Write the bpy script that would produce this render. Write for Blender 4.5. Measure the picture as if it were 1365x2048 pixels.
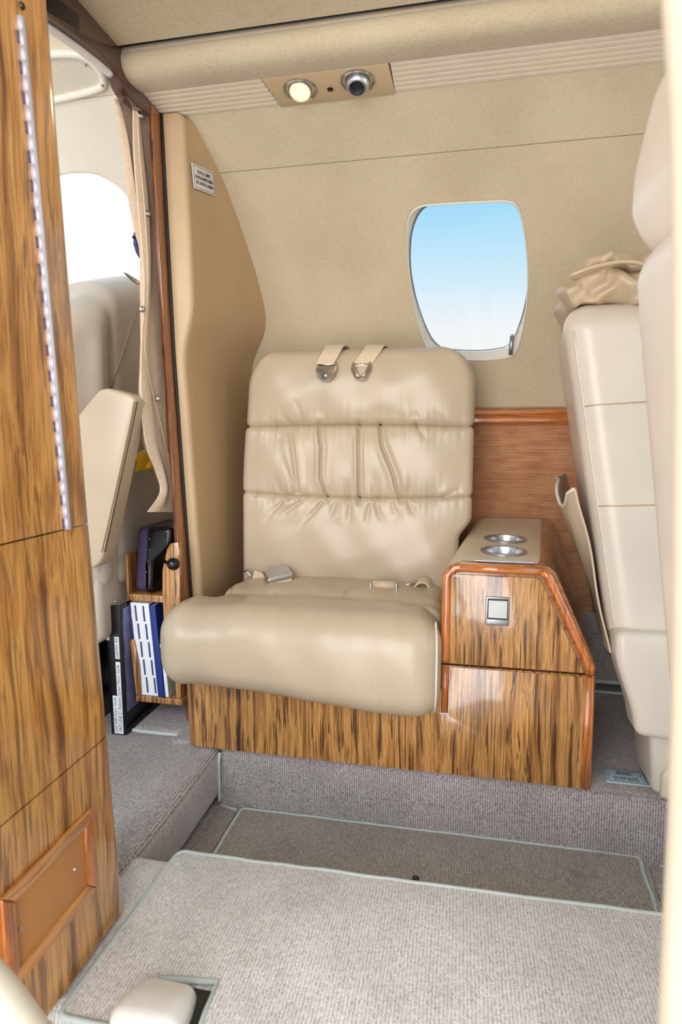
import bpy, bmesh, math, random
import numpy as np
from mathutils import Vector, Matrix
from mathutils.bvhtree import BVHTree
random.seed(7); RNG = np.random.RandomState(5)
for o in list(bpy.data.objects): bpy.data.objects.remove(o)
SC = bpy.context.scene; COL = SC.collection

# ------------------------------------------------------------------ camera, world, light
FPX = 1180.0; PITCH = math.atan(154/FPX); YAW = math.radians(11.4); CAM = np.array([0, 0, .90])
FWD = np.array([-math.sin(YAW)*math.cos(PITCH), math.cos(YAW)*math.cos(PITCH), -math.sin(PITCH)])
RGT = np.array([math.cos(YAW), math.sin(YAW), 0]); UPV = np.cross(RGT, FWD)
cam = bpy.data.cameras.new('camera'); camo = bpy.data.objects.new('camera', cam); COL.objects.link(camo)
cam.sensor_fit = 'VERTICAL'; cam.sensor_height = 36; cam.sensor_width = 24; cam.lens = 36*FPX/2048; cam.clip_start = .01
camo.matrix_world = Matrix(((RGT[0], UPV[0], -FWD[0], CAM[0]), (RGT[1], UPV[1], -FWD[1], CAM[1]), (RGT[2], UPV[2], -FWD[2], CAM[2]), (0, 0, 0, 1)))
cam.dof.use_dof = True; cam.dof.focus_distance = 1.35; cam.dof.aperture_fstop = 5.6
SC.camera = camo
SC.view_settings.view_transform = 'Standard'; SC.view_settings.look = 'None'
SC.view_settings.exposure = 0.0; SC.view_settings.gamma = 1.0; SC.view_settings.use_curve_mapping = False

world = bpy.data.worlds.new('sky'); SC.world = world; world.use_nodes = True
nt = world.node_tree; nt.nodes.clear(); N = nt.nodes.new; LK = nt.links.new
wo = N('ShaderNodeOutputWorld'); bg = N('ShaderNodeBackground'); LK(bg.outputs[0], wo.inputs[0]); bg.inputs[1].default_value = 1.0
tc = N('ShaderNodeTexCoord'); sp = N('ShaderNodeSeparateXYZ'); LK(tc.outputs['Generated'], sp.inputs[0])
rp = N('ShaderNodeValToRGB'); LK(sp.outputs[2], rp.inputs[0]); e = rp.color_ramp.elements     # z = sin(elevation)
e[0].position = .0; e[0].color = (.85, .83, .80, 1); e[1].position = .345; e[1].color = (.36, .74, 1.0, 1)
for p, c in ((.03, (.95, .96, .97, 1)), (.165, (.95, .965, .98, 1)), (.24, (.66, .88, 1, 1))):
    q = e.new(p); q.color = c
dp = N('ShaderNodeVectorMath'); dp.operation = 'DOT_PRODUCT'; LK(tc.outputs['Generated'], dp.inputs[0])
sd = Vector((-.80, .86, .42)).normalized(); dp.inputs[1].default_value = sd                  # white glare round the hazy sun, ahead of the nose
mr = N('ShaderNodeMapRange'); mr.interpolation_type = 'SMOOTHSTEP'; LK(dp.outputs['Value'], mr.inputs[0])
mr.inputs[1].default_value = .80; mr.inputs[2].default_value = .93
mx = N('ShaderNodeMix'); mx.data_type = 'RGBA'; LK(mr.outputs[0], mx.inputs[0]); LK(rp.outputs[0], mx.inputs[6]); mx.inputs[7].default_value = (1.35, 1.36, 1.38, 1)
LK(mx.outputs[2], bg.inputs[0])

def area(name, loc, target, sx, sy, power, col):
    l = bpy.data.lights.new(name, 'AREA'); l.shape = 'RECTANGLE'; l.size = sx; l.size_y = sy; l.energy = power; l.color = col
    o = bpy.data.objects.new(name, l); COL.objects.link(o); o.location = loc
    o.rotation_euler = (Vector(target)-Vector(loc)).to_track_quat('-Z', 'Y').to_euler(); return o
area('door_daylight', (-.36, -.55, .99), (-.36, 1.2, .90), 1.12, 2.2, 48, (.985, .99, 1))
area('cabin_daylight', (1.55, .75, 1.15), (-.3, 1.2, .8), 1.0, .9, 4, (1, .99, .98))
area('cockpit_daylight', (-1.0, -.05, 1.25), (-.85, 1.3, .9), .6, .7, 9, (1, 1, 1))

# ------------------------------------------------------------------ pixel helpers
def ray(x, y): return FWD + RGT*(x-682.5)/FPX + UPV*(1024-y)/FPX
def atY(x, y, v): d = ray(x, y); return CAM + d*(v-CAM[1])/d[1]
def atX(x, y, v): d = ray(x, y); return CAM + d*(v-CAM[0])/d[0]
def atZ(x, y, v): d = ray(x, y); return CAM + d*(v-CAM[2])/d[2]
WCY, WCZ, WR = .90, .87, .83                                                                  # fuselage side wall: circle in Y-Z
def atW(x, y, r=WR):
    d = ray(x, y); oy, oz = CAM[1]-WCY, CAM[2]-WCZ
    a = d[1]**2+d[2]**2; b = 2*(oy*d[1]+oz*d[2]); c = oy*oy+oz*oz-r*r
    return CAM + d*(-b+math.sqrt(b*b-4*a*c))/2/a
def wallY(z, r=WR): return WCY + np.sqrt(np.maximum(r*r-(np.asarray(z)-WCZ)**2, 1e-6))
def sm(x, a, b): t = np.clip((np.asarray(x, float)-a)/(b-a), 0, 1); return t*t*(3-2*t)

# ------------------------------------------------------------------ materials
def srgb(r, g, b):
    return tuple((c/12.92 if c <= .04045 else ((c+.055)/1.055)**2.4) for c in (r/255, g/255, b/255))+(1,)
class Mat:
    def __init__(s, name):
        s.m = bpy.data.materials.new(name); s.m.use_nodes = True; s.t = s.m.node_tree
        s.b = s.t.nodes['Principled BSDF']; s.tc = None
    def n(s, typ, **kw):
        x = s.t.nodes.new(typ)
        for k, v in kw.items(): setattr(x, k, v)
        return x
    def l(s, a, b): s.t.links.new(a, b)
    def coord(s, scale=(1, 1, 1), rot=(0, 0, 0)):
        if not s.tc: s.tc = s.n('ShaderNodeTexCoord')
        mp = s.n('ShaderNodeMapping'); mp.inputs['Scale'].default_value = scale; mp.inputs['Rotation'].default_value = rot
        s.l(s.tc.outputs['Object'], mp.inputs[0]); return mp.outputs[0]
    def noise(s, vec, scale=1, detail=4, rough=.55, dist=0):
        x = s.n('ShaderNodeTexNoise'); s.l(vec, x.inputs['Vector']); x.inputs['Scale'].default_value = scale
        x.inputs['Detail'].default_value = detail; x.inputs['Roughness'].default_value = rough; x.inputs['Distortion'].default_value = dist
        return x.outputs['Fac']
    def ramp(s, fac, stops):
        x = s.n('ShaderNodeValToRGB'); s.l(fac, x.inputs[0]); e = x.color_ramp.elements
        e[0].position, e[0].color = stops[0]; e[1].position, e[1].color = stops[-1]
        for p, c in stops[1:-1]: q = e.new(p); q.color = c
        return x.outputs[0]
    def mix(s, fac, a, b, mode='MIX'):
        x = s.n('ShaderNodeMix', data_type='RGBA', blend_type=mode)
        for i, v in ((0, fac), (6, a), (7, b)):
            if hasattr(v, 'is_output') or hasattr(v, 'links'): s.l(v, x.inputs[i])
            else: x.inputs[i].default_value = v
        return x.outputs[2]
    def math(s, op, a, b=None, c=None):
        x = s.n('ShaderNodeMath', operation=op)
        for i, v in enumerate((a, b, c)):
            if v is None: continue
            if isinstance(v, (int, float)): x.inputs[i].default_value = v
            else: s.l(v, x.inputs[i])
        return x.outputs[0]
    def bump(s, h, strength, dist):
        x = s.n('ShaderNodeBump'); x.inputs['Strength'].default_value = strength; x.inputs['Distance'].default_value = dist
        s.l(h, x.inputs['Height'])
        prev = s.b.inputs['Normal'].links
        if prev: s.l(prev[0].from_socket, x.inputs['Normal'])
        s.l(x.outputs[0], s.b.inputs['Normal'])
    def base(s, c):
        if isinstance(c, tuple): s.b.inputs['Base Color'].default_value = c
        else: s.l(c, s.b.inputs['Base Color'])
    def set(s, **kw):
        for k, v in kw.items(): s.b.inputs[k].default_value = v
        return s
def plain(name, col, rough=.5, metal=0, var=.06, **kw):
    m = Mat(name); v = m.noise(m.coord((1, 1, 1)), 35, 3)
    c2 = tuple(min(1, x*(1+var)) for x in col[:3])+(1,); c1 = tuple(x*(1-var) for x in col[:3])+(1,)
    m.base(m.ramp(v, [(.3, c1), (.7, c2)])); m.set(Roughness=rough, Metallic=metal); m.set(**kw); return m.m
def leather(name, col, rough=.36, crease=0., cscale=14):
    m = Mat(name); co = m.coord()
    v = m.noise(co, 6, 4); c1 = tuple(x*.93 for x in col[:3])+(1,); c2 = tuple(min(1, x*1.06) for x in col[:3])+(1,)
    c = m.ramp(v, [(.3, c1), (.7, c2)])
    fine = m.noise(co, 420, 3, .6)
    if crease:
        vo = m.n('ShaderNodeTexVoronoi', feature='DISTANCE_TO_EDGE'); vo.inputs['Scale'].default_value = cscale
        w = m.n('ShaderNodeVectorMath', operation='ADD'); nz = m.n('ShaderNodeTexNoise'); m.l(co, nz.inputs['Vector']); nz.inputs['Scale'].default_value = 9; nz.inputs['Detail'].default_value = 5
        sc_ = m.n('ShaderNodeVectorMath', operation='SCALE'); sc_.inputs['Scale'].default_value = .12; m.l(nz.outputs['Color'], sc_.inputs[0])
        m.l(co, w.inputs[0]); m.l(sc_.outputs[0], w.inputs[1]); m.l(w.outputs[0], vo.inputs['Vector'])
        ln = m.ramp(vo.outputs['Distance'], [(0, (1, 1, 1, 1)), (.009, (0, 0, 0, 1))])
        patch = m.ramp(m.noise(co, 5, 2), [(.46, (0, 0, 0, 1)), (.6, (1, 1, 1, 1))])
        k = m.math('MULTIPLY', ln, patch); k2 = m.math('MULTIPLY', k, crease)
        c = m.mix(k2, c, tuple(x*.45 for x in col[:3])+(1,))
        m.bump(m.math('SUBTRACT', 1.0, k), .25*crease, .0015)
    m.base(c); m.bump(fine, .12, .0008)
    r = m.math('MULTIPLY_ADD', m.noise(co, 18, 3), .12, rough-.06); m.l(r, m.b.inputs['Roughness'])
    m.set(**{'Coat Weight': .12, 'Coat Roughness': .22}); return m.m
def wood(name, light, mid, dark, axis='z', fine=1., gloss=.12, streak=.5, rot=(0, 0, 0)):
    """figured veneer: grain runs along the given axis"""
    m = Mat(name); a = {'x': 0, 'y': 1, 'z': 2}[axis]
    def co(across, along): s = [across]*3; s[a] = along; return m.coord(tuple(s), rot)
    wav = m.n('ShaderNodeTexNoise'); m.l(co(6, 2.2), wav.inputs['Vector']); wav.inputs['Scale'].default_value = 1; wav.inputs['Detail'].default_value = 2
    def warped(across, along, amt):
        v = m.n('ShaderNodeVectorMath', operation='ADD'); k = m.n('ShaderNodeVectorMath', operation='SCALE'); k.inputs['Scale'].default_value = amt
        m.l(wav.outputs['Color'], k.inputs[0]); m.l(co(across, along), v.inputs[0]); m.l(k.outputs[0], v.inputs[1]); return v.outputs[0]
    g1 = m.noise(warped(70*fine, 1.5, 3.0), 1, 5, .6)
    g2 = m.noise(warped(150*fine, 2.6, 7.0), 1, 4, .6)
    g3 = m.noise(co(480*fine, 13), 1, 2)
    c = m.ramp(g1, [(.30, dark), (.41, mid), (.52, light), (.60, mid), (.66, light), (.8, mid)])
    st = m.ramp(g2, [(.40, (1, 1, 1, 1)), (.455, (0, 0, 0, 1))])
    c = m.mix(m.math('MULTIPLY', st, streak), c, dark)
    po = m.ramp(g3, [(.38, (1, 1, 1, 1)), (.5, (0, 0, 0, 1))])
    c = m.mix(m.math('MULTIPLY', po, .42), c, tuple(x*.75 for x in dark[:3])+(1,))
    big = m.ramp(m.noise(co(7, 1.4), 1, 2), [(.35, (.86, .84, .8, 1)), (.65, (1.06, 1.04, 1.02, 1))])
    m.base(m.mix(1.0, c, big, 'MULTIPLY')); m.bump(g3, .04, .0004)
    m.set(Roughness=.32, **{'Coat Weight': 1.0, 'Coat Roughness': gloss, 'Coat IOR': 1.5}); return m.m
def fabric(name, c1, c2, sx=480., sz=760., strength=.35):
    m = Mat(name); co = m.coord((sx, sx, sz*.35)); a = m.noise(co, 1, 2); b = m.noise(m.coord((sx*.25, sx*.25, sz*1.6)), 1, 2)
    h = m.math('ADD', a, b); big = m.noise(m.coord(), 4, 3)
    c = m.ramp(m.math('MULTIPLY_ADD', h, .5, 0), [(.36, c1), (.62, c2)])
    m.base(m.mix(.35, c, m.ramp(big, [(.35, c1), (.65, c2)]))); m.bump(h, strength, .0012)
    m.set(Roughness=.92); m.b.inputs['Sheen Weight'].default_value = .25; return m.m
def carpet(name, c1, c2, c3, ax=(1, 0, 0), rot=(0, 0, 0), stain=None):
    m = Mat(name)
    rib = m.n('ShaderNodeTexWave', wave_type='BANDS', bands_direction='X'); m.l(m.coord((1, 1, 1), rot), rib.inputs['Vector'])
    rib.inputs['Scale'].default_value = 62; rib.inputs['Distortion'].default_value = 5; rib.inputs['Detail'].default_value = 3; rib.inputs['Detail Scale'].default_value = 9
    loop = m.noise(m.coord((420, 150, 420), rot), 1, 2); tuft = m.noise(m.coord(), 190, 3, .7); big = m.noise(m.coord(), 9, 5, .65)
    h = m.math('ADD', m.math('MULTIPLY', rib.outputs['Fac'], .45), m.math('ADD', loop, m.math('MULTIPLY', tuft, .8)))
    c = m.ramp(m.math('MULTIPLY', h, .5), [(.40, c1), (.55, c2), (.70, c3)])
    st = m.ramp(big, [(.3, (.84, .83, .82, 1)), (.62, (1.05, 1.05, 1.05, 1))])
    c = m.mix(1, c, st, 'MULTIPLY')
    if stain:                                                   # an old trodden-in spot
        d = m.n('ShaderNodeVectorMath', operation='DISTANCE'); m.l(m.coord((1, 2.2, 1)), d.inputs[0]); d.inputs[1].default_value = (stain[0], stain[1]*2.2, 0)
        k = m.math('MULTIPLY', m.ramp(d.outputs['Value'], [(0, (1, 1, 1, 1)), (stain[2], (0, 0, 0, 1))]), m.ramp(m.noise(m.coord(), 45, 4), [(.4, (0, 0, 0, 1)), (.6, (1, 1, 1, 1))]))
        c = m.mix(m.math('MULTIPLY', k, .55), c, srgb(84, 72, 64))
    m.base(c); m.bump(h, .75, .004); m.set(Roughness=.97); m.b.inputs['Sheen Weight'].default_value = .3; return m.m
def woven(name):
    m = Mat(name); tcx = m.n('ShaderNodeTexCoord'); s = m.n('ShaderNodeSeparateXYZ'); m.l(tcx.outputs['Object'], s.inputs[0])
    wob = m.noise(m.coord((60, 60, 60)), 1, 2)
    u = m.math('MULTIPLY_ADD', s.outputs[0], 135, m.math('MULTIPLY', wob, .5)); v = m.math('MULTIPLY', s.outputs[2], 120)
    tri = m.math('ABSOLUTE', m.math('SUBTRACT', m.math('FRACT', u), .5))
    z = m.math('FRACT', m.math('ADD', v, m.math('MULTIPLY', tri, 1.7)))
    line = m.ramp(m.math('ABSOLUTE', m.math('SUBTRACT', z, .5)), [(.09, (1, 1, 1, 1)), (.2, (0, 0, 0, 1))])
    rows = m.ramp(m.noise(m.coord((12, 12, 90)), 1, 3), [(.34, (.2, .2, .2, 1)), (.6, (1, 1, 1, 1))])
    b = m.ramp(m.noise(m.coord(), 16, 4), [(.3, srgb(150, 86, 58)), (.7, srgb(182, 116, 82))])
    c = m.mix(m.math('MULTIPLY', line, m.math('MULTIPLY', rows, .92)), b, srgb(226, 196, 140))
    m.base(c); m.bump(line, .5, .0015); m.set(Roughness=.85); return m.m
def glass(name):
    m = Mat(name); t = m.t; tr = m.n('ShaderNodeBsdfTransparent'); gl = m.n('ShaderNodeBsdfGlossy'); gl.inputs['Roughness'].default_value = .03
    fr = m.n('ShaderNodeFresnel'); fr.inputs['IOR'].default_value = 1.3; ms = m.n('ShaderNodeMixShader'); m.l(fr.outputs[0], ms.inputs[0]); m.l(tr.outputs[0], ms.inputs[1]); m.l(gl.outputs[0], ms.inputs[2])
    m.l(ms.outputs[0], t.nodes['Material Output'].inputs[0]); tr.inputs[0].default_value = (.985, .99, .99, 1); return m.m
def emit(name, col, s):
    m = Mat(name); m.base(col); m.set(**{'Emission Color': col, 'Emission Strength': s}); v = m.noise(m.coord(), 60, 2)
    m.l(m.math('MULTIPLY_ADD', v, s*.3, s*.85), m.b.inputs['Emission Strength']); return m.m
MT = dict(
    leather=leather('tan_leather', srgb(185, 165, 141), .33), leather_worn=leather('worn_tan_leather', srgb(182, 164, 139), .36, .5, 15),
    leather_pale=leather('pale_leather', srgb(207, 196, 181), .34), leather_white=leather('bright_cream_leather', srgb(226, 218, 205), .34),
    leather_cap=leather('crumpled_leather', srgb(190, 168, 138), .38), vinyl=leather('divider_vinyl', srgb(182, 154, 117), .46),
    vinyl_pale=leather('padded_cream_vinyl', srgb(225, 213, 192), .5), curtain=fabric('curtain_cloth', srgb(190, 165, 138), srgb(214, 193, 168), 300, 400, .12),
    wood=wood('zebrano_veneer', srgb(198, 146, 86), srgb(154, 102, 52), srgb(58, 34, 15), 'z', 1, .1, .85),
    wood_big=wood('walnut_veneer', srgb(216, 160, 88), srgb(186, 124, 58), srgb(96, 54, 20), 'z', .62, .14, .6),
    wood_y=wood('zebrano_top', srgb(160, 110, 62), srgb(128, 82, 42), srgb(74, 44, 20), 'y', 1, .14, .5),
    mould=wood('orange_moulding_z', srgb(205, 122, 54), srgb(172, 90, 32), srgb(92, 40, 12), 'z', 1.2, .07, .45),
    mould_x=wood('orange_moulding_x', srgb(205, 128, 62), srgb(172, 94, 38), srgb(92, 44, 14), 'x', 1.2, .07, .45),
    mould_y=wood('orange_moulding_y', srgb(214, 150, 84), srgb(188, 116, 54), srgb(128, 70, 28), 'y', 1., .14, .4),
    trimwood=wood('reddish_trim', srgb(172, 102, 46), srgb(140, 76, 30), srgb(62, 28, 10), 'z', 1.3, .16, .7),
    darkwood=wood('dark_header_wood', srgb(84, 42, 18), srgb(60, 26, 11), srgb(30, 12, 6), 'y', .8, .08, .4),
    wall=fabric('wall_fabric', srgb(172, 155, 126), srgb(202, 186, 158)), ceil=fabric('ceiling_fabric', srgb(174, 156, 124), srgb(198, 182, 150)),
    carpet=carpet('mauve_carpet', srgb(104, 92, 92), srgb(172, 158, 154), srgb(206, 194, 190)),
    carpet_mat=carpet('aisle_mat_carpet', srgb(112, 98, 88), srgb(160, 144, 130), srgb(190, 174, 160), stain=(.295, .165, .10)),
    carpet_light=carpet('entry_mat_carpet', srgb(184, 174, 168), srgb(226, 218, 212), srgb(242, 236, 231)),
    binding=plain('grey_binding', srgb(178, 186, 180), .8), woven=woven('woven_brown'),
    plastic=plain('cream_plastic', srgb(226, 220, 206), .38, 0, .02), slat=plain('beige_slat', srgb(219, 205, 185), .28, 0, .03),
    plate=plain('beige_plate', srgb(196, 172, 136), .4, 0, .03), white=plain('white_paper', srgb(226, 228, 232), .6, 0, .02),
    chrome=plain('chrome', (.5, .485, .46, 1), .24, 1, .03), brushed=plain('brushed_aluminium', (.62, .64, .68, 1), .32, 1, .05),
    grey=plain('grey_metal', srgb(150, 152, 154), .35, .8), black=plain('black_gloss', srgb(14, 14, 17), .18, 0, .1), rubber=plain('dark_gasket', srgb(34, 31, 29), .6),
    purple=plain('purple_cloth', srgb(58, 48, 82), .7), blue=plain('blue_cover', srgb(24, 46, 120), .4), navy=plain('navy_tab', srgb(52, 62, 112), .6),
    sheet=plain('violet_sheet', srgb(120, 124, 178), .3, 0, .25), yellow=plain('yellow_vinyl', srgb(246, 190, 20), .45), red=plain('red', srgb(176, 30, 28), .5),
    strap=fabric('belt_webbing', srgb(190, 164, 134), srgb(216, 194, 166), 500, 700, .3), tan=plain('copper_tan_panel', srgb(184, 124, 66), .42, 0, .03),
    paddle=plain('latch_paddle', srgb(188, 188, 184), .5, 0, .05), jamb=plain('jamb_vinyl', srgb(206, 192, 170), .6, 0, .03), notch=plain('hinge_notch', srgb(96, 74, 84), .6), ink=plain('dark_ink', srgb(46, 46, 54), .6), placard=plain('placard_white', srgb(214, 210, 202), .45, 0, .02), blueplate=plain('placard_blue', srgb(176, 196, 208), .3, 0, .04),
    wool=plain('sheepskin', srgb(206, 196, 172), .95), glass=glass('window_glass'), lamp=emit('lit_lens', (1, .78, .55, 1), .5), lampcore=emit('lit_core', (1, .95, .88, 1), 5),
    hole=plain('dark_hole', srgb(16, 12, 14), .6), white_gloss=plain('white_plastic', srgb(234, 230, 222), .25, 0, .02), tube=plain('light_bar', srgb(232, 228, 226), .2, 0, .02),
    mesh=fabric('speaker_cloth', srgb(196, 186, 168), srgb(214, 206, 190), 900, 100, .2), pad=leather('armrest_pad', srgb(206, 190, 164), .45), silver=plain('silver_strip', srgb(196, 192, 200), .45, .25),
)

# ------------------------------------------------------------------ object helpers
def tag(o, label=None, cat=None, group=None, kind=None):
    for k, v in (('label', label), ('category', cat), ('group', group), ('kind', kind)):
        if v: o[k] = v
    return o
def thing(name, loc, label=None, cat=None, group=None, kind=None):
    o = bpy.data.objects.new(name, None); COL.objects.link(o); o.location = loc; o.empty_display_size = .05
    return tag(o, label, cat, group, kind)
def wloc(o):
    v = Vector(o.location)
    while o.parent: o = o.parent; v = v+Vector(o.location)
    return v
def mk(name, V, F, mat, parent=None, smooth=True, label=None, base=None):
    """V in world coordinates; the object's origin is put at its parent's origin (or at base)"""
    V = np.asarray(V, float)
    org = np.array(wloc(parent)) if parent else np.array(base if base is not None else (V.mean(0)[0], V.mean(0)[1], V[:, 2].min()))
    me = bpy.data.meshes.new(name); me.from_pydata((V-org).tolist(), [], [list(map(int, f)) for f in F]); me.update()
    bm = bmesh.new(); bm.from_mesh(me); bmesh.ops.recalc_face_normals(bm, faces=bm.faces); bm.to_mesh(me); bm.free()
    me.materials.append(MT[mat]); me.polygons.foreach_set('use_smooth', [smooth]*len(me.polygons))
    o = bpy.data.objects.new(name, me); COL.objects.link(o)
    if parent: o.parent = parent
    else: o.location = org
    if label: o['label'] = label
    return o
def autosmooth(o, deg=40):
    me = o.data; me.polygons.foreach_set('use_smooth', [True]*len(me.polygons))
    bm = bmesh.new(); bm.from_mesh(me); t = math.radians(deg)
    for ed in bm.edges:
        if len(ed.link_faces) == 2 and ed.calc_face_angle(0) > t: ed.smooth = False
    bm.to_mesh(me); bm.free(); return o
def axis_coords(h, r, k, n):
    a = [h-r+r*math.tan(math.pi/4*i/k) for i in range(k, 0, -1)]
    return np.array([-x for x in a]+list(np.linspace(-(h-r), h-r, n+1))+a[::-1])
def rbox_data(size, r, n=(4, 4, 4), k=4):
    h = np.array(size)/2.; r = min(r, .999*h.min()); cs = [axis_coords(h[i], r, k, n[i]) for i in range(3)]
    V = []; F = []
    for ax in range(3):
        b, c = (ax+1) % 3, (ax+2) % 3; B, Cc = np.meshgrid(cs[b], cs[c], indexing='ij')
        for s in (-1, 1):
            P = np.zeros(B.shape+(3,)); P[..., ax] = s*h[ax]; P[..., b] = B; P[..., c] = Cc
            off = sum(len(v) for v in V); nb, nc = B.shape; I = np.arange(nb*nc).reshape(nb, nc)+off
            V.append(P.reshape(-1, 3)); F.append(np.stack([I[:-1, :-1], I[1:, :-1], I[1:, 1:], I[:-1, 1:]], -1).reshape(-1, 4))
    V = np.concatenate(V); F = np.concatenate(F)
    q = np.clip(V, -(h-r), h-r); d = V-q; L = np.linalg.norm(d, axis=1, keepdims=True); V = q+r*d/np.maximum(L, 1e-9)
    _, ix, inv = np.unique(np.round(V, 6), axis=0, return_index=True, return_inverse=True)
    return V[ix], inv.reshape(-1)[F]
def rbox(name, lo, hi, r, mat, parent=None, n=(4, 4, 4), k=4, warp=None, label=None, base=None):
    lo = np.array(lo, float); hi = np.array(hi, float); V, F = rbox_data(hi-lo, r, n, k); V = V+(lo+hi)/2
    if warp is not None: V = warp(V.copy())
    return mk(name, V, F, mat, parent, True, label, base)
def box(name, lo, hi, mat, parent=None, bev=.002, label=None, warp=None, base=None):
    return rbox(name, lo, hi, min(bev, .45*min(np.array(hi)-np.array(lo))), mat, parent, (1, 1, 1), 2, warp, label, base)
def prism(name, poly, d, mat, parent=None, bev=0., seg=2, label=None, base=None):
    """poly: list of 3-D points (planar), extruded by vector d"""
    poly = [np.array(p, float) for p in poly]; n = len(poly); d = np.array(d, float)
    V = poly+[p+d for p in poly]; F = [list(range(n)), list(range(2*n-1, n-1, -1))]+[[i, (i+1) % n, n+(i+1) % n, n+i] for i in range(n)]
    o = mk(name, V, F, mat, parent, False, label, base)
    if bev:
        bm = bmesh.new(); bm.from_mesh(o.data); bmesh.ops.bevel(bm, geom=list(bm.edges), offset=bev, segments=seg, profile=.5, affect='EDGES', clamp_overlap=True); bm.to_mesh(o.data); bm.free()
    return autosmooth(o, 35)
def frames(P, closed=False):
    P = np.asarray(P, float); T = np.gradient(P, axis=0) if not closed else np.roll(P, -1, 0)-np.roll(P, 1, 0)
    T /= np.maximum(np.linalg.norm(T, axis=1, keepdims=True), 1e-9)
    up = np.array([0, 0, 1.]) if abs(T[0][2]) < .9 else np.array([0, 1., 0]); A = []; a = np.cross(T[0], up); a /= np.linalg.norm(a)
    for t in T: a = a-t*np.dot(a, t); a /= max(np.linalg.norm(a), 1e-9); A.append(a.copy())
    A = np.array(A); return T, A, np.cross(T, A)
def tube_data(P, r, seg=8, closed=False, flat=1.):
    P = np.asarray(P, float); T, A, B = frames(P, closed); n = len(P); r = np.broadcast_to(r, (n,))
    th = np.arange(seg)*2*math.pi/seg
    V = (P[:, None]+A[:, None]*(np.cos(th)[None, :, None]*r[:, None, None])+B[:, None]*(np.sin(th)[None, :, None]*r[:, None, None]*flat)).reshape(-1, 3)
    F = []; m = n if closed else n-1
    for i in range(m):
        for j in range(seg): F.append([i*seg+j, ((i+1) % n)*seg+j, ((i+1) % n)*seg+(j+1) % seg, i*seg+(j+1) % seg])
    if not closed: F += [list(range(seg)), list(range((n-1)*seg, n*seg))]
    return V, F
def tube(name, P, r, mat, parent=None, seg=8, closed=False, flat=1., label=None, res=0, base=None):
    if res: P = spline(P, res, closed)
    V, F = tube_data(P, r, seg, closed, flat); return mk(name, V, F, mat, parent, True, label, base)
def spline(P, res=6, closed=False):
    P = np.asarray(P, float); n = len(P); out = []
    g = (lambda i: P[i % n]) if closed else (lambda i: P[min(max(i, 0), n-1)])
    for i in range(n if closed else n-1):
        p0, p1, p2, p3 = g(i-1), g(i), g(i+1), g(i+2)
        for t in np.arange(res)/res:
            out.append(.5*((2*p1)+(-p0+p2)*t+(2*p0-5*p1+4*p2-p3)*t*t+(-p0+3*p1-3*p2+p3)*t**3))
    if not closed: out.append(P[-1])
    return np.array(out)
def lathe(name, prof, c, axis, mat, parent=None, seg=28, label=None, base=None):
    """prof: (radius, height) pairs along axis from c"""
    ax = Vector(axis).normalized(); a = np.array(ax.orthogonal().normalized()); b = np.cross(np.array(ax), a); ax = np.array(ax); c = np.array(c, float)
    V = []; F = []; n = len(prof)
    for r, h in prof:
        for j in range(seg): t = 2*math.pi*j/seg; V.append(c+ax*h+(a*math.cos(t)+b*math.sin(t))*max(r, 1e-5))
    for i in range(n-1):
        for j in range(seg): F.append([i*seg+j, i*seg+(j+1) % seg, (i+1)*seg+(j+1) % seg, (i+1)*seg+j])
    F += [list(range(seg)), list(range((n-1)*seg, n*seg))]
    return autosmooth(mk(name, V, F, mat, parent, True, label, base), 50)
def sheet(name, P, th, mat, parent=None, direc=None, label=None, base=None, wrapu=False):
    """P[nu,nv,3] surface made into a closed shell of thickness th"""
    P = np.asarray(P, float); nu, nv = P.shape[:2]
    if direc is None:
        du = np.gradient(P, axis=0); dv = np.gradient(P, axis=1); Nn = np.cross(du, dv); Nn /= np.maximum(np.linalg.norm(Nn, axis=2, keepdims=True), 1e-9)
    elif isinstance(direc, str): Nn = np.stack([0*P[..., 0], P[..., 1]-WCY, P[..., 2]-WCZ], -1); Nn /= np.maximum(np.linalg.norm(Nn, axis=2, keepdims=True), 1e-9)
    else: Nn = np.broadcast_to(np.array(direc, float), P.shape)
    Q = P+Nn*th; V = np.concatenate([P.reshape(-1, 3), Q.reshape(-1, 3)]); I = np.arange(nu*nv).reshape(nu, nv); J = I+nu*nv; F = []
    ru = range(nu) if wrapu else range(nu-1)
    for i in ru:
        k = (i+1) % nu
        for j in range(nv-1):
            F.append([I[i, j], I[k, j], I[k, j+1], I[i, j+1]]); F.append([J[i, j], J[i, j+1], J[k, j+1], J[k, j]])
    for i in ru:
        k = (i+1) % nu
        F.append([I[i, 0], J[i, 0], J[k, 0], I[k, 0]]); F.append([I[i, -1], I[k, -1], J[k, -1], J[i, -1]])
    if not wrapu:
        for j in range(nv-1):
            F.append([I[0, j], I[0, j+1], J[0, j+1], J[0, j]]); F.append([I[-1, j], J[-1, j], J[-1, j+1], I[-1, j+1]])
    return autosmooth(mk(name, V, F, mat, parent, True, label, base), 45)
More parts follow.
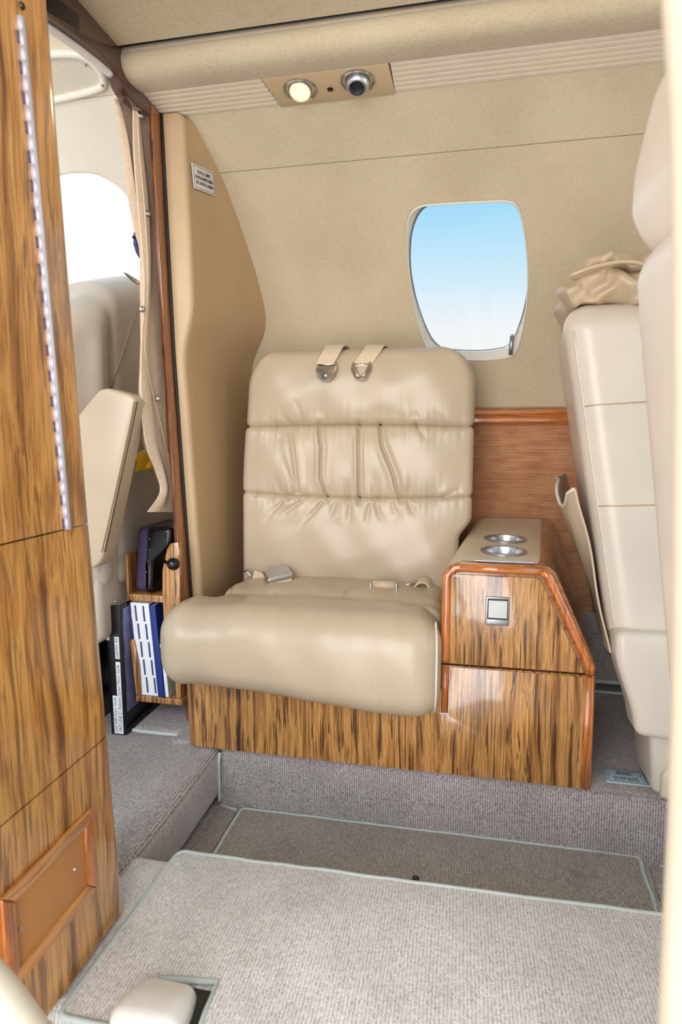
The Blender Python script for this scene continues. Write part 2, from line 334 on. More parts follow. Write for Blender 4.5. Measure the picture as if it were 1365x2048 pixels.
def text(name, body, size, origin, right, up, mat, parent, align='CENTER', depth=.0003, width=None):
    cu = bpy.data.curves.new(name, 'FONT'); cu.body = body; cu.size = size; cu.align_x = align; cu.align_y = 'CENTER'; cu.extrude = depth; cu.resolution_u = 2
    t = bpy.data.objects.new(name, cu); COL.objects.link(t); bpy.context.view_layer.update()
    me = bpy.data.meshes.new_from_object(t.evaluated_get(bpy.context.evaluated_depsgraph_get())); bpy.data.objects.remove(t)
    V = np.array([v.co[:] for v in me.vertices]); F = [list(p.vertices) for p in me.polygons]; bpy.data.meshes.remove(me)
    if width: V[:, 0] *= width/(V[:, 0].max()-V[:, 0].min())
    R_ = Vector(right).normalized(); U_ = Vector(up).normalized(); N_ = R_.cross(U_)
    W = np.array(origin)+V[:, :1]*np.array(R_)+V[:, 1:2]*np.array(U_)+V[:, 2:3]*np.array(N_)
    return mk(name, W, F, mat, parent, False)
def hits(obj, pix, off=.0005):
    """points on an object's surface seen at the given pixels, lifted a little"""
    L = wloc(obj.parent) if obj.parent else Vector(obj.location)
    t = BVHTree.FromPolygons([v.co+L for v in obj.data.vertices], [list(p.vertices) for p in obj.data.polygons]); out = []
    for x, y in pix:
        q = t.ray_cast(Vector(CAM), Vector(ray(x, y)).normalized())
        if q[0] is not None: out.append(np.array(q[0])+np.array(q[1] if q[1].dot(Vector(ray(x, y))) < 0 else -q[1])*off)
    return out
def stitch_dist(P2, line):
    """distance of points P2[N,2] to a polyline, and the parameter along it"""
    best = np.full(len(P2), 9.); tt = np.zeros(len(P2)); L = np.array(line, float); n = len(L)-1
    for i in range(n):
        a, b = L[i], L[i+1]; d = b-a; t = np.clip(((P2-a)@d)/(d@d), 0, 1); q = np.linalg.norm(P2-(a+t[:, None]*d), axis=1)
        m = q < best; best[m] = q[m]; tt[m] = (i+t[m])/n
    return best, tt

# ------------------------------------------------------------------ setting: floor
ZL, ZA, ZE, ZC = .181, .042, .168, .155        # seat ledge, dropped aisle, entry ledge, cockpit floor
fl = thing('floor', (0, 1, 0), kind='structure')
def ledge_prof(x0, x1, name, y_edge, top, y_back, mat='carpet', foot=.012):
    pr = [(y_back, top), (y_edge+.03, top), (y_edge+.012, top-.003), (y_edge+.003, top-.012), (y_edge, top-.03), (y_edge-foot*.6, ZA+.02), (y_edge-foot, ZA-.005)]
    pr = spline([(0, a, b) for a, b in pr], 4)[:, 1:]
    xs = np.linspace(x0, x1, 30); P = np.array([[(x, y, z) for y, z in pr] for x in xs]); P[..., 2] += .0012*np.sin(P[..., 0]*31)*np.sin(P[..., 1]*40)
    return sheet(name, P, .02, mat, fl, (0, .7, -.7))
ledge_prof(-.528, 1.1, 'seat_ledge_carpet', 1.207, ZL, 1.70)
box('aisle_floor_carpet', (-.70, .70, ZA-.03), (1.1, 1.26, ZA), 'carpet', fl, .002)
rbox('cockpit_floor_carpet', (-1.5, .60, ZC-.10), (-.534, 1.55, ZC), .022, 'carpet', fl, (20, 20, 2), 4, warp=lambda V: V+np.c_[0*V[:, 0], 0*V[:, 0], .022*sm(V[:, 0], -.75, -.56)*(V[:, 2] > .1)])
box('ledge_front_carpet', (-.66, 1.222, .03), (-.5, 1.70, ZL-.003), 'carpet', fl, .004)
rbox('entry_ledge_carpet', (-1.3, .585, .02), (1.1, .868, ZE), .02, 'carpet_light', fl, (30, 6, 2), 4)
tube('corner_binding', [(-.530, 1.205, ZL-.012), (-.531, 1.199, ZL-.04), (-.530, 1.196, ZA+.01)], .0045, 'binding', fl, 8, res=5)
# carpet pad with a bound edge behind the seat base, towards the cockpit
pc = thing('carpet_pad', (-.70, 1.33, ZC), 'grey carpet pad with a bound edge under the wooden document rack', 'mat')
rbox('carpet', (-.785, 1.262, ZC), (-.63, 1.5, ZC+.022), .009, 'carpet', pc, (8, 8, 1), 3)
tube('binding', [(-.785, 1.262, ZC+.014), (-.74, 1.260, ZC+.014), (-.63, 1.262, ZC+.014)], .005, 'binding', pc, 8, res=4)
def mat_obj(name, quad, z0, z1, mat, label, notch=None, far_only=False):
    q = [np.array(p) for p in quad]; c = sum(q)/4; t = thing(name, (c[0], c[1], z0), label, 'mat')
    poly = []
    for i in range(4):
        a, b = q[i], q[(i+1) % 4]; p0 = q[i-1]; u1 = (p0-a)/np.linalg.norm(p0-a); u2 = (b-a)/np.linalg.norm(b-a); r = .012
        for s in np.linspace(0, 1, 4): poly.append(a+(1-s)**2*u1*r+s**2*u2*r)
        if notch and i == notch[0]: poly += [np.array(p) for p in notch[1]]
    prism('carpet', [(p[0], p[1], z0) for p in poly], (0, 0, z1-z0), mat, t, .002)
    dens = []
    for i in range(len(poly)):
        a, b = poly[i], poly[(i+1) % len(poly)]; k = max(1, int(np.linalg.norm(b-a)/.03))
        for s in range(k): dens.append(a+(b-a)*s/k)
    B = np.array([(p[0], p[1], z1-.0025) for p in dens]); B[:, :2] += RNG.normal(0, .0006, (len(B), 2))
    if far_only: B = np.array([(q[0][0]+(q[1][0]-q[0][0])*k, q[0][1]+(q[1][1]-q[0][1])*k, z1-.0015) for k in np.linspace(.05, .95, 8)])
    tube('binding', B, .0045, 'binding', t, 8, not far_only); return t
mat_obj('aisle_mat', [(-.474, 1.19), (.378, 1.20), (.345, .72), (-.48, .72)], ZA, ZA+.006, 'carpet_mat', 'taupe aisle runner with pale bound edge lying in the dropped aisle')
# a second runner piece on either side of the aisle mat
mat_obj('aisle_end_mat', [(-.531, 1.196), (-.481, 1.183), (-.488, .72), (-.531, .72)], ZA, ZA+.0035, 'carpet_mat', 'narrow taupe carpet piece between aisle runner and cockpit step', far_only=True)
mat_obj('aisle_rear_mat', [(.392, 1.185), (.8, 1.16), (.8, .72), (.359, .72)], ZA, ZA+.0035, 'carpet_mat', 'taupe carpet piece in the aisle behind the rear edge of the runner', far_only=True)
spk_ = atZ(832, 1756, ZA+.009)
tag(rbox('lint_speck', spk_+np.array([-.006, -.004, -.0035]), spk_+np.array([.006, .004, .003]), .003, 'ink', None, (3, 2, 2), 2, warp=lambda V: V+RNG.normal(0, .0006, V.shape)), 'tiny dark lint speck lying on the taupe aisle runner', 'lint')
nz = [( -.296, .574), (-.300, .655), (-.380, .645), (-.385, .573)]
mat_obj('entry_mat', [(-.468, .876), (.62, .900), (.62, .60), (-.480, .572)], ZE+.001, ZE+.0075, 'carpet_light', 'large pale carpet mat with grey bound edge in the foreground entrance', notch=(2, nz))
# sill below the entrance
box('entry_sill', (-.75, .36, -.06), (1.0, .57, .075), 'rubber', fl, .004)

# ------------------------------------------------------------------ setting: window wall
wl = thing('wall_window', (0, 1.72, .18), kind='structure')
XA, XB = -.70, 1.10
def ang(y, z): return math.atan2(z-WCZ, y-WCY)
p = atW(875, 306); TH_SEAM = ang(p[1], p[2]); p = atW(800, 187); TH_TOP = ang(p[1], p[2]); TH_RAIL = ang(float(wallY(.955)), .955)
def wp(x, th, r=WR): return np.array([x, WCY+r*math.cos(th), WCZ+r*math.sin(th)])
P = np.array([[wp(x, t) for t in np.linspace(TH_SEAM+.0012, TH_TOP+.01, 14)] for x in np.linspace(XA, XB, 24)])
sheet('upper_panel', P, .012, 'wall', wl, 'out')
# lower panel with the window opening: rings between the opening and the panel's edge
def ring_panel(name, loop, x0, x1, t0, t1, mat, parent, rings=10, lip=.006, r=WR):
    """loop: (x, theta) points counter-clockwise round the opening"""
    L = np.array(loop); c = L.mean(0); n = len(L); O = []
    for a in L:
        d = a-c; s = 1e9
        for k, (lo, hi) in enumerate(((x0, x1), (t0, t1))):
            if abs(d[k]) > 1e-9: s = min(s, ((hi if d[k] > 0 else lo)-c[k])/d[k])
        O.append(c+d*s)
    O = np.array(O)
    for cx, ct in ((x0, t0), (x0, t1), (x1, t0), (x1, t1)): O[np.argmin((O[:, 0]-cx)**2+((O[:, 1]-ct)*r)**2)] = (cx, ct)
    P = []
    for i in range(n):
        row = [wp(L[i][0]+(c[0]-L[i][0])*.012, L[i][1]+(c[1]-L[i][1])*.012, r+lip*1.2), wp(L[i][0], L[i][1], r+lip*.25)]
        for k in range(rings+1): s = (k/rings)**1.5; s = s*.985+.015; q = L[i]*(1-s)+O[i]*s; row.append(wp(q[0], q[1], r))
        P.append(row)
    return sheet(name, P, .012, mat, parent, 'out', wrapu=True)
def dense(px, per=8): return spline(np.array([(a, b, 0) for a, b in px], float), per, True)[:, :2]
open_px = dense([(813, 470), (818, 432), (838, 413), (880, 407), (950, 403), (1005, 401), (1030, 407), (1044, 432), (1053, 480), (1058, 545), (1055, 610), (1045, 668), (1034, 702), (1018, 716), (960, 722), (900, 718), (862, 706), (846, 680), (832, 630), (819, 560)])
loop = [(lambda q: (q[0], ang(q[1], q[2])))(atW(*a)) for a in open_px]
ring_panel('lower_panel', loop, XA, XB, TH_RAIL, TH_SEAM-.0012, 'wall', wl)
rbox('wainscot_panel', (XA, 1.722, .40), (XB, 1.745, .952), .004, 'woven', wl, (6, 1, 6), 2)
rbox('kick_carpet', (XA, 1.712, .205), (XB, 1.745, .405), .006, 'carpet', wl, (6, 1, 4), 2)
tube('kick_binding', [(XA, 1.712, .206), (XB, 1.712, .206)], .005, 'binding', wl)
tube('ledge_binding', [(-.4, 1.698, ZL), (XB, 1.698, ZL)], .005, 'binding', wl)
box('gap_backing', (XA, 1.74, .10), (XB, 1.76, .25), 'rubber', wl, .002)
# window: cream reveal, gasket, pane, shade lever
w1 = thing('window_1', (0, 1.66, 1.13), kind='structure')
PR = WR+.030
pane_px = dense([(819, 500), (826, 450), (846, 415), (880, 404), (950, 399), (1005, 397), (1030, 402), (1046, 428), (1055, 480), (1060, 545), (1053, 610), (1036, 665), (1020, 692), (1005, 699), (960, 704), (905, 702), (880, 696), (858, 670), (836, 615), (822, 555)])
pl = [(lambda q: (q[0], ang(q[1], q[2])))(atW(*a, PR)) for a in pane_px]
n = len(loop); c0 = np.mean(loop, 0); best = min(range(n), key=lambda k: sum(np.hypot(loop[i][0]-pl[(i+k) % n][0], loop[i][1]-pl[(i+k) % n][1]) for i in range(0, n, 8))); pl = pl[best:]+pl[:best]
def lerp(a, b, s): return (a[0]*(1-s)+b[0]*s, a[1]*(1-s)+b[1]*s)
P = np.array([[wp(*lerp(loop[i], c0, .0), WR-.001), wp(*lerp(loop[i], c0, .010), WR-.003), wp(*lerp(loop[i], c0, .022), WR)]+[wp(*lerp(lerp(loop[i], c0, .022), pl[i], s), WR+.030*s) for s in np.linspace(.1, 1, 7)] for i in range(n)])
sheet('reveal', P, .006, 'plastic', w1, 'out', wrapu=True)
P = np.array([[wp(*lerp(pl[i], c0, s), PR+.001+.002*(s > .015)*(s < .03)-.0015) for s in (-.012, .012, .024)] for i in range(n)])
sheet('gasket', P, .004, 'grey', w1, 'out', wrapu=True)
P = np.array([[wp(*lerp(pl[i], c0, s), PR+.004) for s in (-.05, .3, .6, .9, .999)] for i in range(n)]); sheet('pane', P, .003, 'glass', w1, 'out', wrapu=True)
a, b = atY(1025, 672, 1.655), atY(1022, 710, 1.665)
lever = tube('shade_lever', [a, (a+b)/2, b], .0055, 'grey', w1, 8, flat=.5); lathe('lever_pin', [(.004, -.004), (.004, .001), (.002, .003)], a+np.array([0, -.004, 0]), (0, -1, 0), 'chrome', lever)
# chair rail
t1 = thing('trim_1', (0, 1.72, .95), kind='structure')
pr = [(1.724, .975), (1.712, .975), (1.702, .968), (1.700, .958), (1.704, .952), (1.698, .945), (1.698, .936), (1.706, .929), (1.724, .929)]
prism('chair_rail', [(XA, y, z) for y, z in pr], (XB-XA, 0, 0), 'mould_x', t1, 0)

# ------------------------------------------------------------------ setting: ceiling, soffit
cl = thing('ceiling', (0, 1, 1.64), kind='structure')
ys = np.linspace(.0, 1.120, 20); P = np.array([[(x, y, 1.634+.004*(1-((y-.55)/.6)**2)) for y in ys] for x in np.linspace(-.668, XB, 14)])
sheet('centre_panel', P, .02, 'ceil', cl, (0, 0, 1))
pr = spline([(0, y, z) for y, z in [(1.156, 1.640), (1.141, 1.637), (1.131, 1.626), (1.130, 1.610), (1.139, 1.597), (1.155, 1.591), (1.18, 1.592), (1.211, 1.598)]], 5)[:, 1:]
box('gap_backing', (-.662, 1.10, 1.660), (XB, 1.20, 1.672), 'rubber', cl, .002)
P = np.array([[(x, y, z) for y, z in pr] for x in np.linspace(-.662, XB, 20)]); sheet('soffit', P, .012, 'wall', cl, (0, .35, .9))
# slatted valance strips and service panel
VY0, VZ0, VY1, VZ1 = 1.212, 1.598, 1.304, 1.594
xl, xr = float(atY(548, 182, 1.255)[0])-.001, float(atY(778, 157, 1.255)[0])+.004
def strip(x0, x1, sl0, sl1, label):
    t = thing('slatted_strip', ((x0+x1)/2, 1.25, 1.597), label, 'vent strip', 'slatted ceiling strips')
    k = 6
    for i in range(k):
        ya = VY0+(VY1-VY0)*i/k; yb = VY0+(VY1-VY0)*(i+1)/k-.0003; z = VZ0+(VZ1-VZ0)*i/k; s0 = x0+sl0*i/k; s1 = x1+sl1*i/k
        prism('slat', [(s0, ya, z), (s0, ya+.0008, z-.0004), (s0, yb-.0008, z-.0003), (s0, yb, z), (s0, yb, z+.003), (s0, ya, z+.003)], (s1-s0, 0, 0), 'slat', t, 0)
    box('backing', (x0, VY0, VZ0+.003), (x1+max(sl1, 0), VY1, VZ0+.008), 'slat', t, .001); return t
strip(-.66, xl-.012, 0, .012, 'short cream slatted strip between cockpit bulkhead and reading light')
strip(xr+.004, XB, .0, 0, 'long cream slatted strip beside the air nozzle above the window')
box('valance_backing', (-.66, 1.19, 1.612), (XB, 1.33, 1.622), 'slat', cl, .002)
sv = thing('service_panel', ((xl+xr)/2, 1.258, 1.597), 'beige overhead panel with lit reading light and round air nozzle', 'light panel')
prism('plate', [(xl-.010, VY0, VZ0-.001), (xr, VY0, VZ0-.001), (xr+.004, VY1, VZ1-.003), (xl+.002, VY1, VZ1-.003)], (0, 0, .008), 'plate', sv, .001)
nrm = Vector((0, -.04, -1)).normalized(); tilt = Vector((0.0, -.42, -1)).normalized()
ca = atZ(601, 178, 1.595); cb = atZ(716, 161, 1.595); cc = atZ(661, 178, 1.594)
for nm, c in (('reading_light', ca), ('air_nozzle', cb)):
    bz = lathe(nm, [(.0345, -.002), (.0355, .003), (.033, .0055), (.030, .002), (.029, -.018), (.026, -.02)], c, nrm, 'chrome', sv, 36)
    if nm == 'reading_light':
        lathe('lamp_housing', [(.024, -.016), (.0235, .006), (.0215, .009), (.0205, .006)], c, tilt, 'brushed', bz, 32)
        le = lathe('lamp_lens', [(.0205, .002), (.0205, .0065), (.016, .0085), (.0, .0095)], c, tilt, 'lamp', bz, 32)
        lathe('lamp_bulb', [(.006, .009), (.005, .0105), (.0, .0115)], np.array(c)+np.array([0, .004, 0]), tilt, 'lampcore', bz, 16)
    else:
        lathe('nozzle', [(.026, -.012), (.0255, .006), (.022, .016), (.0185, .020), (.0155, .0205), (.0145, .012), (.0145, 0)], c, tilt, 'brushed', bz, 32)
        lathe('nozzle_bore', [(.0148, .002), (.0148, .0100), (.0, .0100)], c, tilt, 'hole', bz, 24)
lathe('push_button', [(.0062, -.002), (.0062, .002), (.004, .003), (0, .003)], cc, nrm, 'black', sv, 18)
lp = bpy.data.lights.new('reading_lamp_light', 'SPOT'); lp.energy = 1.2; lp.spot_size = 1.6; lp.color = (1, .8, .55); lp.shadow_soft_size = .015
lpo = bpy.data.objects.new('reading_lamp_light', lp); COL.objects.link(lpo); lpo.location = Vector(ca)+tilt*.022; lpo.rotation_euler = tilt.to_track_quat('-Z', 'Y').to_euler()

# ------------------------------------------------------------------ setting: cockpit bulkhead and divider
bk = thing('wall_bulkhead', (-.66, 1.4, .18), kind='structure')
def yEdge(z): return np.interp(z, [.18, .5, 1.09, 1.59], [1.372, 1.347, 1.300, 1.281])
def xFace(u, z):
    xe = np.interp(z, [0, .9, 1.08, 1.13, 1.18, 1.35, 1.6], [-.630, -.630, -.634, -.622, -.604, -.603, -.606])
    xw = np.interp(z, [0, .9, 1.08, 1.12, 1.17, 1.22, 1.30, 1.52, 1.60], [-.612, -.612, -.614, -.606, -.566, -.546, -.550, -.578, -.602])
    return xe+(xw-xe)*(np.asarray(u)**1.15)
zz = np.r_[np.linspace(.10, .95, 12), np.linspace(1.0, 1.585, 44)]
def div_row(z):
    ye = float(yEdge(z)); yw = max(float(wallY(z)) if z > .95 else 1.722, ye+.02)+.004; R = .012; row = []
    f = lambda u: float(np.mean([xFace(u, z+d) for d in (-.03, -.015, 0, .015, .03)]))
    x0 = f(0)
    row.append((-.668, ye, z)); row.append((-.654, ye-.001, z))
    for a in np.linspace(0, math.pi/2, 6): row.append((x0-R+R*math.sin(a), ye+R-R*math.cos(a), z))
    for u in np.linspace(.06, 1, 14): row.append((f(u), ye+R+(yw-ye-R)*u, z))
    return row
P = np.array([div_row(z) for z in zz])
cap = P[-1].copy(); cap[:, 0] = -.668+(cap[:, 0]+.668)*.86; cap[:, 2] = 1.592; cap2 = cap.copy(); cap2[:, 0] = -.668
P = np.concatenate([P, cap[None], cap2[None]]); sheet('padded_panel', P, .006, 'vinyl', bk, (-1, .0, 0))
# cream end of the padding (faces the aisle) is the same vinyl, lit from the door
def trim_pts(dy0, dy1, x): return None
L_ = [(-.70, float(np.interp(z, [.18, .5, 1.09, 1.59], [1.318, 1.296, 1.262, 1.240])), z) for z in np.linspace(.16, 1.592, 16)]
R_ = [(-.70, float(yEdge(z))-.006, z) for z in np.linspace(.16, 1.592, 16)]
P = np.array([[(x, l[1]+(r[1]-l[1])*s, l[2]) for s, x in ((0, -.665), (0, -.659), (.5, -.6588), (1, -.659), (1, -.665))] for l, r in zip(L_, R_)])
sheet('edge_trim', P, .002, 'trimwood', bk, (-1, 0, 0), 'reddish brown wooden edge trim')
tube('gasket', [(-.657, r[1]+.004, r[2]) for r in R_], .0042, 'rubber', bk, 6)
pcard = thing('placard', (-.59, 1.34, 1.40), 'small white cabinet warning placard on the tan divider', 'placard')
def on_div(px, py, off=.0015):
    q = atX(px, py, -.6)
    for _ in range(6):
        ye = float(yEdge(q[2])); u = (q[1]-ye-.012)/(float(wallY(q[2]))-ye-.012); q = atX(px, py, float(xFace(max(u, 0), q[2]))+off)
    return q
cs = [on_div(*a) for a in ((382, 327), (427, 345), (427, 393), (385, 374))]
cs = [np.array(q) for q in cs]; o_ = sum(cs)/4; rt = (cs[1]-cs[0]+cs[2]-cs[3])/2; upd = (cs[0]-cs[3]+cs[1]-cs[2])/2; Wd = np.linalg.norm(rt); Hd = np.linalg.norm(upd); rt /= Wd; upd = upd-rt*(upd@rt); upd /= np.linalg.norm(upd); nn = np.cross(rt, upd); o_ = o_+nn*.002
def rect(o_, w, h, z=0): return [o_+rt*sx*w/2+upd*sy*h/2+nn*z for sx, sy in ((-1, -1), (1, -1), (1, 1), (-1, 1))]
prism('plate', rect(o_, Wd, Hd), nn*.0015, 'placard', pcard, .0004)
fr = rect(o_, Wd*.92, Hd*.86, .0017)
for i in range(4): tube('border', [fr[i], fr[(i+1) % 4]], .0005, 'ink', pcard, 4)
for i, s in enumerate(('CLOSE ALL CABINET', 'DOORS & DRAWERS DURING', 'TAXI, TAKEOFF & LANDING')):
    text('lettering', s, Hd*.2, o_+upd*Hd*(.22-.22*i)+nn*.0017, rt, upd, 'ink', pcard, width=Wd*(.62, .8, .8)[i])
# wooden arch header
hd = thing('trim_2', (-.68, 1.0, 1.6), kind='structure')
up_ = [(.30, 1.70), (1.33, 1.70), (1.33, 1.60), (1.285, 1.590)]
side = []
low = [tuple(atX(a, b, -.66)[1:]) for a, b in ((300, 228), (280, 214), (258, 194), (247, 176), (241, 158), (233, 141), (205, 114), (160, 78), (100, 36))]+[(.80, 1.51), (.30, 1.40)]
prism('arch', [(-.66, y, z) for y, z in up_+side+low], (-.026, 0, 0), 'darkwood', hd, .003)
q = [atX(*a, -.658) for a in ((96, 2), (110, -8), (159, 30), (159, 60), (96, 22))]
prism('sign_window', q, (-.006, 0, 0), 'black', hd, .0005, label='unlit black sign window')
q = [atX(*a, -.664) for a in ((60, 16), (100, 42), (160, 84), (205, 119), (232, 142))]
tube('light_bar', [x+np.array([-.012, 0, -.004]) for x in q], .007, 'tube', hd, 8, res=4, label='white light bar under the arch')

# ------------------------------------------------------------------ cockpit shell
ck = thing('wall_cockpit', (-1.1, 1.5, .15), kind='structure')
def cki(px, py): q = atW(px, py); return (q[0], ang(q[1], q[2]))
THC = cki(170, 196)[1]
P = np.array([[wp(x, t) for t in np.linspace(THC, math.radians(115), 16)] for x in np.linspace(-1.75, -.705, 12)]); sheet('headliner', P, .012, 'vinyl_pale', ck, 'out')
cwin = dense([(60, 520), (64, 430), (84, 372), (125, 351), (170, 347), (205, 355), (240, 378), (262, 408), (274, 450), (282, 520), (286, 590), (280, 660), (200, 690), (100, 680), (70, 620)])
lp2 = [cki(*a) for a in cwin]
x0w = min(a[0] for a in lp2); lp2x = [(max(a[0], -1.6), a[1]) for a in lp2]
ring_panel('side_panel', lp2x, -1.75, -.705, math.radians(6), THC-.002, 'plastic', ck, 8)
box('lower_liner', (-1.75, 1.725, .12), (-.705, 1.745, .96), 'vinyl_pale', ck, .003)
w2 = thing('window_2', (-1.1, 1.5, 1.2), kind='structure')
n2 = len(lp2x); c2 = np.mean(lp2x, 0)
P = np.array([[wp(*lerp(lp2x[i], c2, s), WR+.012) for s in (-.02, .2, .5, .8, .999)] for i in range(n2)]); sheet('pane', P, .003, 'glass', w2, 'out', wrapu=True)
# speaker grille on the cockpit headliner
spk = thing('speaker_grille', (-.95, 1.2, 1.62), 'rounded white speaker grille on the cockpit headliner', 'speaker')
gpx = dense([(40, 118), (90, 106), (150, 105), (178, 116), (200, 138), (208, 156), (205, 170), (180, 180), (140, 190), (90, 200), (40, 205)], 5)
gl_ = [cki(*a) for a in gpx]; cg = np.mean(gl_, 0)
tube('ring', [wp(a[0], a[1], WR-.004) for a in gl_], .008, 'plastic', spk, 8, True)
P = np.array([[wp(*lerp(gl_[i], cg, s), WR-.003) for s in (.0, .3, .6, .9, .999)] for i in range(len(gl_))]); sheet('cloth', P, .003, 'mesh', spk, 'out', wrapu=True)
for a in ((173, 121), (207, 163)): q = cki(*a); lathe('screw', [(.004, 0), (.003, .002), (0, .0025)], wp(*q, WR-.011), (0, WCY-wp(*q)[1], WCZ-wp(*q)[2]), 'chrome', spk, 10)

# ------------------------------------------------------------------ curtain
cu = thing('curtain', (-.69, 1.22, .72), 'beige snap curtain gathered against the cockpit bulkhead', 'curtain')
def strips(rows, x, th, folds, amp, name, label=None, nv=18):
    rows = spline(np.array([(a, b, c, d) for a, b, c, d in rows], float)[:, :3] if False else np.array([(a, b, c) for a, b, c in rows], float), 8)
    P = []
    for i, (l, r, y) in enumerate(rows):
        row = []
        for s in np.linspace(0, 1, nv):
            q = atX(l+(r-l)*s, y, x); wob = amp*math.sin(s*folds*2*math.pi+.6*math.sin(y*.012)); row.append(q+np.array([wob, 0, 0]))
        P.append(row)
    return sheet(name, P, th, 'curtain', cu, (-1, 0, 0), label), rows
back, rb = strips([(226, 272, 198), (246, 276, 284), (263, 284, 393), (275, 290, 461), (284, 300, 506), (285, 304, 600), (281, 318, 700), (281, 332, 800), (291, 334, 880), (312, 336, 930), (330, 345, 985), (340, 352, 1010)], -.705, .004, 2.2, .009, 'back_fold')
front, rf = strips([(266, 296, 205), (271, 306, 300), (283, 320, 440), (288, 327, 560), (282, 329, 680), (282, 331, 760), (290, 334, 850), (300, 338, 900), (318, 344, 945), (324, 349, 985), (298, 353, 1024)], -.683, .004, 1.3, .006, 'front_fold')
tube('hem', [atX(r[1]-3, r[2], -.679) for r in rf], .0022, 'curtain', front, 6)
tube('hem', [atX(r[0]+(8 if r[2] < 700 else 8+.32*(min(r[2], 860)-700)*.5), r[2], -.678) for r in rf[:60]], .002, 'curtain', front, 6)
for a in ((281, 231), (296, 427), (285, 618), (316, 797), (346, 955)):
    lathe('snap', [(.0068, -.003), (.0068, .001), (.005, .0035), (.0022, .004), (.0018, .003), (0, .003)], atX(*a, -.675), (.8, -.55, 0), 'chrome', cu, 14)

# ------------------------------------------------------------------ cockpit seat, armrest, odds and ends
cs_ = thing('cockpit_seat', (-.92, 1.34, ZC), 'cream leather cockpit seat seen from behind through the opening', 'seat')
def seatwarp(V):
    z, y = V[:, 2].copy(), V[:, 1].copy(); V[:, 0] -= .07*(z-1.0)
    V[:, 2] += (.34*np.clip(y-1.36, 0, 1)-.55*np.clip(1.40-y, 0, 1))*sm(z, .9, 1.27)
    V[:, 0] -= .05*np.clip((1.36-y)/.22, 0, 1)**1.6
    V[:, 0] -= .010*np.exp(-((y-1.36-.12*(z-1.2))/.014)**2)*sm(V[:, 0], -1.02, -.90)*sm(-z, -1.26, -1.14); V[:, 0] += .010*np.exp(-((y-1.31-.12*(z-1.2))/.03)**2)*sm(V[:, 0], -1.02, -.90)*sm(-z, -1.26, -1.14); return V
sbk = rbox('backrest', (-1.02, 1.13, .50), (-.84, 1.62, 1.272), .075, 'leather_pale', cs_, (10, 40, 40), 6, seatwarp)
rbox('seat_pan', (-1.40, 1.10, .36), (-.90, 1.60, .56), .05, 'leather_pale', cs_, (10, 10, 4), 5)
rbox('side_skirt', (-.93, 1.20, .40), (-.825, 1.64, .835), .03, 'leather_pale', cs_, (8, 8, 10), 4, warp=lambda V: V+np.c_[-.10*sm(V[:, 2], .80, .45)*(V[:, 0] > -.88)*0, 0*V[:, 0], 0*V[:, 0]])
tube('seam', [(-.825, 1.24, .765), (-.825, 1.40, .765), (-.825, 1.61, .765)], .0012, 'rubber', cs_, 5, res=3)
box('frame', (-1.30, 1.14, ZC+.001), (-.91, 1.55, .36), 'black', cs_, .01)
# sheepskin edge
rbox('sheepskin', (-1.08, 1.15, .9), (-.99, 1.55, 1.255), .035, 'wool', cs_, (6, 16, 16), 4, warp=lambda V: V+np.c_[-.07*(V[:, 2]-1.0), 0*V[:, 0], -.30*np.clip(1.43-V[:, 1], 0, 1)]+RNG.normal(0, .0018, V.shape))
st = hits(sbk, [(282-.001*k*k-1.25*k+.0005*k**2, 588+4.0*k) for k in range(0, 50, 2)], .001)
if len(st) > 4: tube('stitched_seam', st, .0016, 'vinyl', sbk, 6)
# folded armrest slab
YA = 1.165
ar = [atY(*a, YA) for a in ((135, 855), (197, 779), (215, 776), (262, 790), (271, 800), (268, 815), (206, 1112), (199, 1128), (184, 1138), (135, 1130))]
arm = prism('folded_armrest', ar, (.004, .052, 0), 'leather', cs_, .011, 4)
ln = [atY(*a, YA-.0005) for a in ((268, 803), (262, 835), (234, 965), (203, 1105))]
tube('stitched_seam', ln, .0013, 'vinyl', arm, 6); tube('stitched_seam', [q+np.array([.006, .004, 0]) for q in ln], .0011, 'rubber', arm, 5)
# yellow pouch
yl = thing('yellow_pouch', (-.74, 1.32, .83), 'bright yellow folded pouch tucked behind the curtain', 'pouch')
P = []
for s in np.linspace(0, 1, 12):
    row = []
    for t in np.linspace(0, 1, 12):
        px = 270+58*s; top = 934-36*math.sin(math.pi*min(1, .15+s*.75))**.7; py = top+(938-top)*t+(6*(1-s)**3 if t > .9 else 0)
        q = atX(px, py, -.752); row.append(q+np.array([.014*math.sin(math.pi*t), -.010*math.sin(math.pi*t), 0]))
    P.append(row)
sheet('flap', P, .003, 'yellow', yl, (-1, .2, 0))
rbox('fold', atX(278, 937, -.765)-np.array([.01, 0, .001]), atX(325, 905, -.735)+np.array([0, .02, 0]), .008, 'yellow', yl, (3, 3, 3), 3)
# headset and belt fitting against the side window
hs = thing('headset', (-.86, 1.52, 1.3), 'dark headset with a red tip hanging at the cockpit window edge', 'headset')
h0 = [atX(*a, -.80) for a in ((275, 452), (271, 470), (272, 488), (277, 503), (284, 516), (292, 525))]
tube('band', h0, np.array([.003, .005, .0065, .007, .006, .004]), 'navy', hs, 8)
tube('tip', [atX(*a, -.795) for a in ((279, 500), (283, 510), (287, 519))], .005, 'red', hs, 8); tube('boom', [atX(*a, -.80) for a in ((266, 474), (271, 477), (276, 482))], .003, 'black', hs, 6)
bf = thing('belt_fitting', (-.86, 1.45, 1.28), 'small chrome belt tongue sticking up from the cockpit seat top', 'buckle')
q = [atX(*a, -.83) for a in ((249, 545), (256, 547), (280, 562), (277, 570), (266, 562))]
prism('tongue', q, (-.004, 0, 0), 'chrome', bf, .0008); tube('webbing', [atX(*a, -.83) for a in ((272, 563), (280, 568), (290, 573))], .006, 'strap', bf, 6, flat=.5)

